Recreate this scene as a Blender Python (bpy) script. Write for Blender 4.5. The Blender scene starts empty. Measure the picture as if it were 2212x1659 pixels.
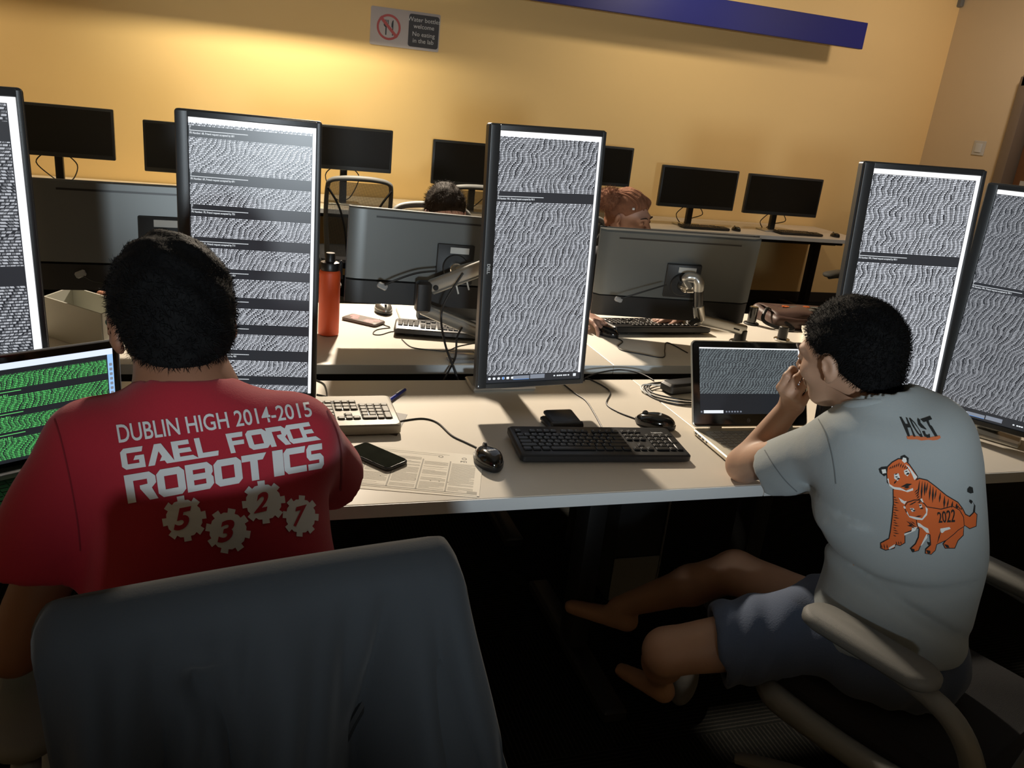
import bpy, math, random
import numpy as np
from mathutils import Vector, Matrix
from mathutils.bvhtree import BVHTree
random.seed(7); rng = np.random.default_rng(7)
S = bpy.context.scene
COL = S.collection

# ------------------------------------------------------------------ camera
IMG_W, IMG_H, FOC = 2212.0, 1659.0, 1760.73
CAM = np.array([0.0, 0.0, 1.56])
CM = np.array([[0.9503772021892138, -0.2941148908762114, 0.101388384560936],
               [0.0048362939217445194, 0.33983128435492216, 0.9404739807324743],
               [0.31106234715906145, 0.8933146865122941, -0.3243903313006373]])   # right, up, forward
cd = bpy.data.cameras.new('camera'); cam = bpy.data.objects.new('camera', cd); COL.objects.link(cam)
cd.sensor_fit = 'HORIZONTAL'; cd.sensor_width = 36.0; cd.lens = FOC / IMG_W * 36.0
cd.clip_start = 0.05; cd.clip_end = 60
_r = Matrix((CM[0], CM[1], -CM[2])).transposed().to_4x4()
cam.matrix_world = Matrix.Translation(CAM) @ _r
S.camera = cam

# ------------------------------------------------------------------ view, world, big lights
S.view_settings.view_transform = 'Standard'; S.view_settings.look = 'None'
S.view_settings.exposure = 0.0; S.view_settings.gamma = 1.0
S.view_settings.use_curve_mapping = False
W = bpy.data.worlds.new('room_air'); S.world = W; W.use_nodes = True
W.node_tree.nodes['Background'].inputs[0].default_value = (0.55, 0.62, 0.7, 1)
W.node_tree.nodes['Background'].inputs[1].default_value = 0.02

def lamp(name, kind, loc, target, power, col, size=0.2, size_y=None, spread=None, blend=0.5, angle=90):
    l = bpy.data.lights.new(name, kind); l.energy = power; l.color = col
    if kind == 'AREA':
        l.size = size
        if size_y: l.shape = 'RECTANGLE'; l.size_y = size_y
        else: l.shape = 'DISK'
        if spread: l.spread = math.radians(spread)
    else:
        l.shadow_soft_size = size
    if kind == 'SPOT': l.spot_size = math.radians(angle); l.spot_blend = blend
    o = bpy.data.objects.new(name, l); COL.objects.link(o)
    o.location = loc; d = Vector(target) - Vector(loc)
    o.rotation_euler = d.to_track_quat('-Z', 'Y').to_euler()
    return o
lamp('wall_wash_light', 'SPOT', (0.30, 5.86, 2.82), (0.25, 6.65, 1.75), 190, (1.0, 0.86, 0.58), 0.06, blend=1.0, angle=125)
lamp('back_row_light', 'SPOT', (0.80, 4.95, 2.84), (0.80, 3.2, 0.6), 860, (1.0, 0.85, 0.67), 0.09, blend=1.0, angle=150)
lamp('right_wall_fill_light', 'SPOT', (3.3, 5.3, 2.82), (3.3, 6.65, 1.5), 42, (1.0, 0.84, 0.62), 0.08, blend=1.0, angle=140)  # fill added to brighten the right part of the yellow wall
lamp('left_wall_fill_light', 'SPOT', (-2.3, 5.86, 2.82), (-2.3, 6.65, 1.5), 60, (1.0, 0.80, 0.55), 0.08, blend=1.0, angle=130)  # added fill that lifts the left end of the wall
lamp('corner_fill_light', 'SPOT', (5.2, 4.6, 2.8), (5.5, 6.65, 1.6), 60, (1.0, 0.82, 0.68), 0.12, blend=1.0, angle=140)  # added fill, brightens the beige wall by the corner
lamp('rear_cool_light', 'SPOT', (-0.35, -2.30, 1.49), (0.75, 1.50, 2.02), 345, (0.82, 0.93, 1.0), 0.12, blend=0.55, angle=46.5)

# ------------------------------------------------------------------ pixels to points on known planes
def _ray(x, y):
    return CM.T @ np.array([(x - IMG_W / 2) / FOC, -(y - IMG_H / 2) / FOC, 1.0])
def uz(x, y, z=0.74):
    d = _ray(x, y); return Vector(CAM + d * ((z - CAM[2]) / d[2]))
def uy(x, y, yy):
    d = _ray(x, y); return Vector(CAM + d * ((yy - CAM[1]) / d[1]))

# ------------------------------------------------------------------ materials
def lin(c):
    return tuple((v / 12.92 if v <= 0.04045 else ((v + 0.055) / 1.055) ** 2.4) for v in c)
def rgb(r, g, b): return lin((r / 255, g / 255, b / 255))
def mat(name, col, rough=0.5, metal=0.0, vary=0.06, vscale=6.0, bump=None, spec=None, coat=0.0, trans=0.0, alpha=1.0, emit=None, estr=0.0, sheen=0.0):
    m = bpy.data.materials.new(name); m.use_nodes = True
    nt = m.node_tree; N = nt.nodes; L = nt.links; b = N['Principled BSDF']
    b.inputs['Roughness'].default_value = rough; b.inputs['Metallic'].default_value = metal
    if spec is not None: b.inputs['Specular IOR Level'].default_value = spec
    if coat: b.inputs['Coat Weight'].default_value = coat; b.inputs['Coat Roughness'].default_value = 0.1
    if name.endswith('hair'): b.inputs['Specular IOR Level'].default_value = 0.12
    if trans: b.inputs['Transmission Weight'].default_value = trans
    if alpha < 1: b.inputs['Alpha'].default_value = alpha
    if sheen: b.inputs['Sheen Weight'].default_value = sheen; b.inputs['Sheen Roughness'].default_value = 0.5
    tc = N.new('ShaderNodeTexCoord')
    if vary:
        n = N.new('ShaderNodeTexNoise'); n.inputs['Scale'].default_value = vscale; n.inputs['Detail'].default_value = 3
        L.new(tc.outputs['Object'], n.inputs['Vector'])
        mx = N.new('ShaderNodeMix'); mx.data_type = 'RGBA'
        mx.inputs[6].default_value = (*[c * (1 - vary) for c in col], 1); mx.inputs[7].default_value = (*[min(1, c * (1 + vary)) for c in col], 1)
        L.new(n.outputs['Fac'], mx.inputs[0]); L.new(mx.outputs[2], b.inputs['Base Color'])
    else:
        b.inputs['Base Color'].default_value = (*col, 1)
    if bump:
        n2 = N.new('ShaderNodeTexNoise'); n2.inputs['Scale'].default_value = bump[0]; n2.inputs['Detail'].default_value = 4
        L.new(tc.outputs['Object'], n2.inputs['Vector'])
        bp = N.new('ShaderNodeBump'); bp.inputs['Strength'].default_value = bump[1]; bp.inputs['Distance'].default_value = bump[2] if len(bump) > 2 else 0.002
        L.new(n2.outputs['Fac'], bp.inputs['Height']); L.new(bp.outputs[0], b.inputs['Normal'])
    if emit:
        b.inputs['Emission Color'].default_value = (*emit, 1); b.inputs['Emission Strength'].default_value = estr
    return m

M = {}
M['desk'] = mat('white_laminate', rgb(226, 219, 206), 0.42, vary=0.015, vscale=3)
M['desk_edge'] = mat('desk_edge_band', rgb(205, 210, 212), 0.5, vary=0.02)
M['black_metal'] = mat('black_metal', rgb(26, 27, 28), 0.5)
M['bezel'] = mat('monitor_black_plastic', rgb(44, 47, 50), 0.36, vary=0.04, bump=(900, 0.1))
M['bezel_hi'] = mat('monitor_rim_plastic', rgb(62, 66, 72), 0.4, vary=0.03)
M['dark_screen'] = mat('dark_monitor_panel', rgb(18, 20, 21), 0.28, vary=0.02)
M['monitor_back'] = mat('grey_monitor_back', rgb(96, 99, 98), 0.38, metal=0.35, vary=0.03)
M['black_plastic'] = mat('black_plastic', rgb(20, 20, 21), 0.38, vary=0.05)
M['gloss_black'] = mat('glossy_black', rgb(9, 9, 10), 0.12, vary=0.02, coat=0.5)
M['silver'] = mat('brushed_silver', rgb(190, 190, 186), 0.3, metal=0.85, vary=0.04)
M['chrome'] = mat('polished_aluminium', rgb(215, 212, 205), 0.13, metal=1.0, vary=0.02)
M['white_print'] = mat('white_ink', rgb(205, 208, 210), 0.6, vary=0.02)
M['sticker'] = mat('pale_label', rgb(195, 195, 190), 0.6)
M['cable'] = mat('black_cable', rgb(20, 19, 19), 0.5)
M['white_cable'] = mat('white_cable', rgb(205, 205, 200), 0.5)
M['grey_plastic'] = mat('light_grey_plastic', rgb(116, 118, 116), 0.5, vary=0.04, bump=(500, 0.12))
M['armpad'] = mat('grey_soft_pad', rgb(102, 102, 98), 0.65, vary=0.04, bump=(700, 0.2))
M['seat'] = mat('black_seat_fabric', rgb(22, 22, 24), 0.95, bump=(600, 0.5))

# ------------------------------------------------------------------ mesh helpers (world coordinates)
def rot_mat(yaw=0, tilt=0, roll=0):
    y, t, r = map(math.radians, (yaw, tilt, roll))
    return Matrix.Rotation(y, 3, 'Z') @ Matrix.Rotation(-t, 3, 'X') @ Matrix.Rotation(r, 3, 'Y')
def frame(loc, yaw=0, tilt=0, roll=0):
    return Matrix.Translation(Vector(loc)) @ rot_mat(yaw, tilt, roll).to_4x4()
def rrect(w, h, r=0.01, seg=4, cx=0, cy=0):
    r = min(r, w / 2 - 1e-5, h / 2 - 1e-5); o = []
    for qx, qy, a0 in ((1, 1, 0), (-1, 1, 90), (-1, -1, 180), (1, -1, 270)):
        for i in range(seg + 1):
            a = math.radians(a0 + 90 * i / seg)
            o.append((cx + qx * (w / 2 - r) + r * math.cos(a), cy + qy * (h / 2 - r) + r * math.sin(a)))
    return o
class MB:
    def __init__(s): s.v = []; s.f = []; s.uv = None
    def add(s, vs, fs, T=None):
        b = len(s.v)
        for p in vs:
            p = Vector(p); s.v.append(T @ p if T else p)
        for f in fs: s.f.append(tuple(i + b for i in f))
        return s
    def prism(s, out, z0, z1, c=0.0, T=None):
        """outline in local xy, extruded along local z, edges chamfered by c"""
        n = len(out); cx = sum(p[0] for p in out) / n; cy = sum(p[1] for p in out) / n
        ext = max(max(abs(p[0] - cx) for p in out), 1e-6), max(max(abs(p[1] - cy) for p in out), 1e-6)
        def ring(k, z): return [(cx + (p[0] - cx) * (1 - k / ext[0]), cy + (p[1] - cy) * (1 - k / ext[1]), z) for p in out]
        if c > 0: R = [ring(c, z0), ring(0, z0 + c), ring(0, z1 - c), ring(c, z1)]
        else: R = [ring(0, z0), ring(0, z1)]
        vs = [p for r in R for p in r]; fs = [tuple(range(n - 1, -1, -1))]
        for k in range(len(R) - 1):
            for i in range(n): j = (i + 1) % n; fs.append((k * n + i, k * n + j, (k + 1) * n + j, (k + 1) * n + i))
        fs.append(tuple((len(R) - 1) * n + i for i in range(n)))
        return s.add(vs, fs, T)
    def box(s, c, size, bev=0.0, T=None):
        L = Matrix.Translation(Vector((c[0], c[1], c[2] - size[2] / 2)))
        return s.prism(rrect(size[0], size[1], max(bev, 1e-4), 2 if bev else 1), 0, size[2], bev, (T @ L) if T else L)
    def rings(s, R, cap=True, closed=True, T=None):
        n = len(R[0]); fs = []
        for k in range(len(R) - 1):
            for i in range(n if closed else n - 1):
                j = (i + 1) % n; fs.append((k * n + i, k * n + j, (k + 1) * n + j, (k + 1) * n + i))
        if cap: fs.append(tuple(range(n - 1, -1, -1))); fs.append(tuple((len(R) - 1) * n + i for i in range(n)))
        return s.add([p for r in R for p in r], fs, T)
    def lathe(s, prof, seg=24, T=None):
        return s.rings([[(r * math.cos(2 * math.pi * i / seg), r * math.sin(2 * math.pi * i / seg), z) for i in range(seg)] for r, z in prof], T=T)
    def tube(s, pts, r=0.003, seg=8, smooth=0, flat=1.0, up=None, T=None):
        P = [Vector(p) for p in pts]
        if smooth: P = spline(P, smooth)
        n = len(P); rr = r if isinstance(r, (list, tuple)) else [r] * n
        if len(rr) != n: rr = [rr[0] + 0 for _ in range(n)] if len(rr) == 1 else [float(np.interp(i / (n - 1), np.linspace(0, 1, len(rr)), rr)) for i in range(n)]
        R = []; prev = Vector(up) if up else None
        for i, p in enumerate(P):
            t = (P[min(i + 1, n - 1)] - P[max(i - 1, 0)]).normalized()
            if prev is None: prev = Vector((0, 0, 1)) if abs(t.z) < 0.9 else Vector((1, 0, 0))
            a = (prev - t * prev.dot(t))
            a = a.normalized() if a.length > 1e-6 else t.orthogonal().normalized()
            b = t.cross(a); prev = a
            R.append([p + a * (rr[i] * flat * math.cos(2 * math.pi * k / seg)) + b * (rr[i] * math.sin(2 * math.pi * k / seg)) for k in range(seg)])
        return s.rings(R, T=T)
    def cyl(s, a, b, r, seg=20, c=0.0, r2=None):
        a = Vector(a); b = Vector(b); r2 = r if r2 is None else r2
        T = Matrix.Translation(a) @ (b - a).to_track_quat('Z', 'Y').to_matrix().to_4x4(); h = (b - a).length
        prof = [(r - c, 0), (r, c), (r2, h - c), (r2 - c, h)] if c else [(r, 0), (r2, h)]
        return s.lathe(prof, seg, T)
    def ball(s, c, r, seg=16, T=None):
        rx, ry, rz = (r, r, r) if not isinstance(r, (tuple, list)) else r
        R = []
        for k in range(1, seg // 2):
            a = math.pi * k / (seg // 2)
            R.append([(c[0] + rx * math.sin(a) * math.cos(2 * math.pi * i / seg), c[1] + ry * math.sin(a) * math.sin(2 * math.pi * i / seg), c[2] - rz * math.cos(a)) for i in range(seg)])
        return s.rings(R, T=T)
def spline(P, sub=6):
    P = [Vector(p) for p in P]; o = []
    for i in range(len(P) - 1):
        p0 = P[max(i - 1, 0)]; p1 = P[i]; p2 = P[i + 1]; p3 = P[min(i + 2, len(P) - 1)]
        for k in range(sub):
            t = k / sub
            o.append(0.5 * ((2 * p1) + (p2 - p0) * t + (2 * p0 - 5 * p1 + 4 * p2 - p3) * t * t + (3 * p1 - p0 - 3 * p2 + p3) * t ** 3))
    o.append(P[-1]); return o

def wmat(o):
    m = o.matrix_basis.copy()
    while o.parent: o = o.parent; m = o.matrix_basis @ m
    return m
def put(name, mb, m, parent=None, smooth=40, label=None):
    me = bpy.data.meshes.new(name)
    me.from_pydata([tuple(v) for v in mb.v], [], mb.f); me.materials.append(M[m] if isinstance(m, str) else m)
    if smooth:
        me.polygons.foreach_set('use_smooth', [True] * len(me.polygons))
        if smooth < 180:
            try: me.set_sharp_from_angle(angle=math.radians(smooth))
            except Exception: pass
    o = bpy.data.objects.new(name, me); COL.objects.link(o)
    if parent:
        o.parent = parent; me.transform(wmat(parent).inverted())
    if label: o['label'] = label
    return o
def tag(o, label, cat, group=None):
    o['label'] = label; o['category'] = cat
    if group: o['group'] = group
    return o
def thing(name, label, cat, loc=(0, 0, 0), rotz=0.0, group=None):
    o = bpy.data.objects.new(name, None); COL.objects.link(o); o.empty_display_size = 0.05
    o.location = loc; o.rotation_euler = (0, 0, math.radians(rotz)); return tag(o, label, cat, group)
def solo(name, mb, m, label, cat, group=None, smooth=40):
    """a thing that is a single mesh, origin moved to its base"""
    zs = min(v.z for v in mb.v); n = len(mb.v); c = Vector((sum(v.x for v in mb.v) / n, sum(v.y for v in mb.v) / n, zs))
    o = put(name, mb, m, None, smooth); o.data.transform(Matrix.Translation(-c)); o.location = c
    return tag(o, label, cat, group)
def struct(name, mb, m, parent=None):
    o = put(name, mb, m, parent, 30)
    if not parent: o['kind'] = 'structure'
    return o
def copy_tree(o, parent=None):
    c = o.copy(); COL.objects.link(c); c.parent = parent
    for ch in list(o.children): copy_tree(ch, c)
    return c
def text_mesh(txt, size=1.0, bold=0.0, sx=1.0, shear=0.0, align='LEFT', spacing=1.0, res=3):
    cu = bpy.data.curves.new('t', 'FONT'); cu.body = txt; cu.size = size; cu.offset = bold * size; cu.shear = shear
    cu.align_x = align; cu.resolution_u = res; cu.space_character = spacing; cu.space_line = 1.0
    o = bpy.data.objects.new('t', cu); COL.objects.link(o)
    dg = bpy.context.evaluated_depsgraph_get(); me = bpy.data.meshes.new_from_object(o.evaluated_get(dg))
    vs = [(v.co.x * sx, v.co.y) for v in me.vertices]; fs = [tuple(p.vertices) for p in me.polygons]
    bpy.data.objects.remove(o); bpy.data.curves.remove(cu); bpy.data.meshes.remove(me)
    return vs, fs
def flat_text(mb, txt, T, size, **k):
    """text lying in local xz of T (facing -y)"""
    vs, fs = text_mesh(txt, size, **k); mb.add([(x, 0, y) for x, y in vs], fs, T); return mb

# ------------------------------------------------------------------ distance-field bodies
F32 = np.float32
def V(*a): return np.array(a, F32)
def seg(P, a, b, ra, rb, fl=None):
    a = np.asarray(a, F32); b = np.asarray(b, F32); ab = b - a; h = np.clip(((P - a) @ ab) / (ab @ ab), 0, 1)
    Q = P - a - h[:, None] * ab
    if fl is not None:                                   # flattened across direction fl[0] by factor fl[1]
        n = np.asarray(fl[0], F32); n = n / np.linalg.norm(n); q = Q @ n
        Q = Q + n * (q * (1 / fl[1] - 1))[:, None]
        return (np.sqrt((Q * Q).sum(1)) - (ra + (rb - ra) * h)) * min(1, fl[1] + 0.15)
    return np.sqrt((Q * Q).sum(1)) - (ra + (rb - ra) * h)
def ell(P, c, r, R=None):
    Q = P - np.asarray(c, F32)
    if R is not None: Q = Q @ np.asarray(R, F32)
    r = np.asarray(r, F32); a = Q / r; k0 = np.sqrt((a * a).sum(1)); k1 = np.sqrt(((a / r) ** 2).sum(1)) + 1e-9
    return k0 * (k0 - 1) / k1
def smin(a, b, k=0.02):
    h = np.clip(0.5 + 0.5 * (b - a) / k, 0, 1); return b + (a - b) * h - k * h * (1 - h)
def smax(a, b, k=0.01): return -smin(-a, -b, k)
def plane(P, p, n):
    n = np.asarray(n, F32); n = n / np.linalg.norm(n); return (P - np.asarray(p, F32)) @ n
def snet(f, lo, hi, res):
    lo = np.asarray(lo, float); n = np.ceil((np.asarray(hi, float) - lo) / res).astype(int) + 1
    ax = [lo[i] + res * np.arange(n[i]) for i in range(3)]
    G = np.stack(np.meshgrid(*ax, indexing='ij'), -1).reshape(-1, 3).astype(F32)
    D = np.concatenate([f(G[i:i + 400000]) for i in range(0, len(G), 400000)]).reshape(n)
    c = n - 1; acc = np.zeros((*c, 3), F32); cnt = np.zeros(tuple(c), F32)
    def sl(o, ln): return slice(o, o + ln)
    ins = D < 0
    for axis in range(3):
        u, v = [a for a in range(3) if a != axis]
        for du in (0, 1):
            for dv in (0, 1):
                s0 = [None] * 3; s1 = [None] * 3
                s0[axis] = sl(0, c[axis]); s1[axis] = sl(1, c[axis]); s0[u] = s1[u] = sl(du, c[u]); s0[v] = s1[v] = sl(dv, c[v])
                A = D[tuple(s0)]; B = D[tuple(s1)]; X = (A < 0) != (B < 0)
                t = np.where(X, A / np.where(X, A - B, 1), 0)
                acc[..., axis] += np.where(X, t, 0); acc[..., u] += X * du; acc[..., v] += X * dv; cnt += X
    act = cnt > 0; idx = -np.ones(tuple(c), int); idx[act] = np.arange(act.sum())
    cell = np.argwhere(act); vs = lo + (cell + acc[act] / cnt[act][:, None]) * res
    faces = []
    for axis in range(3):
        u, v = [(1, 2), (2, 0), (0, 1)][axis]
        s0 = [slice(None)] * 3; s1 = [slice(None)] * 3
        s0[axis] = slice(0, -1); s1[axis] = slice(1, None)
        s0[u] = s1[u] = slice(1, -1); s0[v] = s1[v] = slice(1, -1)
        A = ins[tuple(s0)]; B = ins[tuple(s1)]; e = np.argwhere(A != B); fl = A[A != B]
        e[:, u] += 1; e[:, v] += 1
        def cid(du, dv):
            q = e.copy(); q[:, u] -= du; q[:, v] -= dv; return idx[q[:, 0], q[:, 1], q[:, 2]]
        q = np.stack([cid(1, 1), cid(0, 1), cid(0, 0), cid(1, 0)], 1)
        q[~fl] = q[~fl][:, ::-1]; faces.append(q)
    faces = np.concatenate(faces); faces = faces[(faces >= 0).all(1)]
    return vs, faces
def relax(vs, fs, it=2, lam=0.5):
    e = np.concatenate([fs[:, [0, 1]], fs[:, [1, 2]], fs[:, [2, 3]], fs[:, [3, 0]]]); e = np.concatenate([e, e[:, ::-1]])
    n = len(vs); cnt = np.bincount(e[:, 0], minlength=n)[:, None]
    for _ in range(it):
        s = np.stack([np.bincount(e[:, 0], vs[e[:, 1], k], n) for k in range(3)], 1) / np.maximum(cnt, 1)
        vs = vs * (1 - lam) + s * lam
    return vs
def sdf_mb(parts, mb=None, it=1):
    mb = mb or MB()
    for f, lo, hi, res in parts:
        vs, fs = snet(f, lo, hi, res); vs = relax(vs, fs, it)
        b = len(mb.v); mb.v += [Vector(p) for p in vs]; mb.f += [tuple(int(i) + b for i in q) for q in fs]
    return mb
# ------------------------------------------------------------------ the room
def paint(name, col, rough=0.85):
    return mat(name, col, rough, vary=0.02, vscale=1.5, bump=(260, 0.12, 0.001))
M['wall_yellow'] = paint('yellow_wall_paint', rgb(250, 216, 152))
M['wall_beige'] = paint('beige_wall_paint', rgb(214, 196, 164))
M['ceil'] = paint('ceiling_white', rgb(200, 198, 192))
M['trim'] = mat('dark_baseboard', rgb(45, 42, 40), 0.6)
def carpet():
    m = bpy.data.materials.new('striped_carpet_tiles'); m.use_nodes = True; nt = m.node_tree; N = nt.nodes; L = nt.links; b = N['Principled BSDF']
    b.inputs['Roughness'].default_value = 1.0; b.inputs['Specular IOR Level'].default_value = 0.05
    tc = N.new('ShaderNodeTexCoord'); ch = N.new('ShaderNodeTexChecker'); ch.inputs['Scale'].default_value = 1 / 0.5
    L.new(tc.outputs['Object'], ch.inputs['Vector'])
    w = []
    for ax in ('X', 'Y'):
        t = N.new('ShaderNodeTexWave'); t.bands_direction = ax; t.inputs['Scale'].default_value = 24; t.inputs['Distortion'].default_value = 1.2
        t.inputs['Detail'].default_value = 2; t.inputs['Detail Scale'].default_value = 6
        L.new(tc.outputs['Object'], t.inputs['Vector']); w.append(t)
    mx = N.new('ShaderNodeMix'); mx.data_type = 'FLOAT'
    L.new(ch.outputs['Fac'], mx.inputs[0]); L.new(w[0].outputs['Fac'], mx.inputs[2]); L.new(w[1].outputs['Fac'], mx.inputs[3])
    cr = N.new('ShaderNodeValToRGB'); cr.color_ramp.elements[0].color = (*rgb(20, 21, 20), 1); cr.color_ramp.elements[1].color = (*rgb(42, 41, 38), 1)
    cr.color_ramp.elements[0].position = 0.55
    L.new(mx.outputs[0], cr.inputs[0]); L.new(cr.outputs[0], b.inputs['Base Color']); return m
M['carpet'] = carpet()
X0, X1, Y0, Y1, ZC = -3.2, 6.25, -3.0, 6.65, 2.9
struct('floor', MB().box(((X0 + X1) / 2, (Y0 + Y1) / 2, -0.05), (X1 - X0 + .4, Y1 - Y0 + .4, 0.1)), 'carpet')
struct('ceiling', MB().box(((X0 + X1) / 2, (Y0 + Y1) / 2, ZC + 0.05), (X1 - X0 + .4, Y1 - Y0 + .4, 0.1)), 'ceil')
struct('wall_back', MB().box(((X0 + X1) / 2, Y1 + 0.06, ZC / 2), (X1 - X0 + .24, 0.12, ZC)), 'wall_yellow')
struct('wall_left', MB().box((X0 - 0.06, (Y0 + Y1) / 2, ZC / 2), (0.12, Y1 - Y0, ZC)), 'wall_beige')
struct('wall_rear', MB().box(((X0 + X1) / 2, Y0 - 0.06, ZC / 2), (X1 - X0 + .24, 0.12, ZC)), 'wall_beige')
DY0, DY1, DZ = 4.70, 5.62, 2.14       # door opening in the right wall
wr = MB()
wr.box((X1 + .06, (DY1 + Y1) / 2, ZC / 2), (.12, Y1 - DY1, ZC)).box((X1 + .06, (Y0 + DY0) / 2, ZC / 2), (.12, DY0 - Y0, ZC))
wr.box((X1 + .06, (DY0 + DY1) / 2, (ZC + DZ) / 2), (.12, DY1 - DY0, ZC - DZ))
struct('wall_right', wr, 'wall_beige')
struct('baseboard_back', MB().box(((X0 + X1) / 2, Y1 - .006, .05), (X1 - X0, .012, .1), .003), 'trim')
struct('baseboard_right', MB().box((X1 - .006, (DY1 + .09 + Y1 - .012) / 2, .05), (.012, Y1 - DY1 - .12, .1), .003), 'trim')
M['door_wood'] = mat('brown_door_wood', rgb(120, 82, 52), 0.45, vary=0.15, vscale=9)
M['door_frame'] = mat('taupe_door_frame', rgb(120, 106, 92), 0.5)
dr = struct('door_1', MB().box((X1 + .05, (DY0 + DY1) / 2, DZ / 2 + .004), (.045, DY1 - DY0 - .08, DZ - .05), .003), 'door_wood')
fr = MB()
for y in (DY0 + .0, DY1 - .0): fr.box((X1 - .0, y + (.03 if y > 5 else -.03), (DZ + .06) / 2), (.17, .1, DZ + .06), .006)
fr.box((X1 - .0, (DY0 + DY1) / 2, DZ + .03), (.17, DY1 - DY0 + .12, .1), .006)
put('door_frame', fr, 'door_frame', dr)
put('door_handle', MB().cyl((X1 + .03, DY1 - .12, 1.0), (X1 - .03, DY1 - .12, 1.0), .012).tube([(X1 - .03, DY1 - .12, 1.0), (X1 - .035, DY1 - .17, 1.0), (X1 - .035, DY1 - .24, 1.0)], .009), 'silver', dr)
put('door_sticker', MB().box((X1 + .026, DY1 - .14, 1.32), (.003, .06, .11)), 'sticker', dr)

# blue beam hung in front of the yellow wall
M['blue'] = mat('deep_blue_paint', rgb(20, 30, 118), 0.5, vary=0.03)
BY = 6.30
bz0 = uy(1859, 107, BY).z; bz1 = uy(1871, 50, BY).z; bx1 = uy(1865, 78, BY).x
beam = thing('blue_beam', 'long deep blue horizontal panel hung near the top of the yellow wall', 'panel', ((bx1 - 2.6) / 2, BY, bz0))
put('panel', MB().box(((bx1 - 2.6) / 2, BY, (bz0 + bz1) / 2), (bx1 + 2.6, .05, bz1 - bz0), .003), 'blue', beam)
for x in (-2.2, -.2, 1.8, bx1 - .35):
    put('bracket', MB().box((x, (BY + .025 + Y1) / 2, (bz0 + bz1) / 2), (.04, Y1 - BY - .025, .06), .003), 'black_metal', beam)

# wall sign
M['sign_plate'] = mat('grey_white_sign_plate', rgb(196, 190, 190), 0.5, vary=0.01)
M['sign_dark'] = mat('charcoal_sign_panel', rgb(62, 62, 66), 0.5, vary=0.02)
M['sign_red'] = mat('sign_red', rgb(190, 92, 92), 0.6, vary=0.02)
a = uy(800, 14, Y1); b = uy(952, 30, Y1); c = uy(945, 110, Y1)
sx0, sx1, sz0, sz1 = a.x + .005, b.x, (c.z + uy(797, 98, Y1).z) / 2, (a.z + b.z) / 2
sg = thing('wall_sign', 'small wall sign with a crossed-out fork and knife high on the yellow wall', 'sign', ((sx0 + sx1) / 2, Y1, sz0))
put('plate', MB().prism(rrect(sx1 - sx0, sz1 - sz0, .012), 0, .006, .001, Matrix.Translation(((sx0 + sx1) / 2, Y1, (sz0 + sz1) / 2)) @ Matrix.Rotation(math.radians(90), 4, 'X')), 'sign_plate', sg)
SW = sx1 - sx0; SH = sz1 - sz0
dcx = sx0 + SW * .765; dcz = (sz0 + sz1) / 2 - .0; TS = lambda x, y, z: Matrix.Translation((x, y, z)) @ Matrix.Rotation(math.radians(90), 4, 'X')
dp = put('dark_panel', MB().prism(rrect(SW * .44, SH * .86, .018), 0, .003, 0, TS(dcx, Y1 - .006, dcz)), 'sign_dark', sg)
for i, t in enumerate(('Water bottles', 'welcome', 'No eating', 'in the lab')):
    tb = MB(); flat_text(tb, t, Matrix.Translation((dcx, Y1 - .0095, dcz + SH * (.24 - .175 * i - (.03 if i > 1 else 0)))), SH * .165, bold=.004, align='CENTER')
    put('lettering', tb, 'white_print', dp, smooth=0)
cx, cz, R0 = sx0 + SW * .26, (sz0 + sz1) / 2 - SH * .0, SH * .34
ring = MB(); n = 40
vs = [(cx + r * math.cos(2 * math.pi * i / n), Y1 - .0075, cz + r * math.sin(2 * math.pi * i / n)) for r in (R0, R0 * .82) for i in range(n)]
ring.add(vs, [(i, (i + 1) % n, n + (i + 1) % n, n + i) for i in range(n)])
d = R0 * .72; w = R0 * .085
ring.add([(cx - d - w, Y1 - .0095, cz + d - w), (cx - d + w, Y1 - .0095, cz + d + w), (cx + d + w, Y1 - .0095, cz - d + w), (cx + d - w, Y1 - .0095, cz - d - w)], [(0, 1, 2, 3)])
put('red_ring', ring, 'sign_red', sg, smooth=0)
fk = MB(); y = Y1 - .0072; k = R0
def q(x0, z0, x1, z1): fk.add([(cx + x0 * k, y, cz + z0 * k), (cx + x1 * k, y, cz + z0 * k), (cx + x1 * k, y, cz + z1 * k), (cx + x0 * k, y, cz + z1 * k)], [(0, 1, 2, 3)])
for i in range(4): q(-.42 + i * .11, .2, -.36 + i * .11, .55)
fk.add([(cx + p[0] * k, y, cz + p[1] * k) for p in ((-.42, .22), (-.42, .1), (-.3, -.02), (-.17, -.02), (-.03, .1), (-.03, .22))], [(0, 1, 2, 3, 4, 5)])
q(-.27, -.62, -.17, 0)
fk.add([(cx + p[0] * k, y, cz + p[1] * k) for p in ((.36, .58), (.28, .5), (.22, .3), (.22, .05), (.3, -.02), (.3, -.62), (.38, -.62), (.38, .58))], [tuple(range(8))])
put('fork_and_knife', fk, 'bezel', sg, smooth=0)

# small fittings
sp = uy(2115, 320, Y1)
xr = X1
def on_right(px, py):
    d = _ray(px, py); return Vector(CAM + d * ((X1 - CAM[0]) / d[0]))
p = on_right(2115, 320)
lt = thing('light_switch', 'pale square switch plate on the beige side wall', 'switch', (X1, p.y, p.z - .06))
put('plate', MB().box((X1 - .004, p.y, p.z), (.008, .13, .125), .003), 'sticker', lt)
put('rocker', MB().box((X1 - .011, p.y, p.z), (.006, .07, .075), .002), 'desk_edge', lt)
p = on_right(2076, 4)
solo('wall_sensor', MB().box((X1 - .02, p.y, p.z + .01), (.04, .09, .12), .008), 'grey_plastic', 'small grey wall sensor box high in the room corner', 'sensor')
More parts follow.
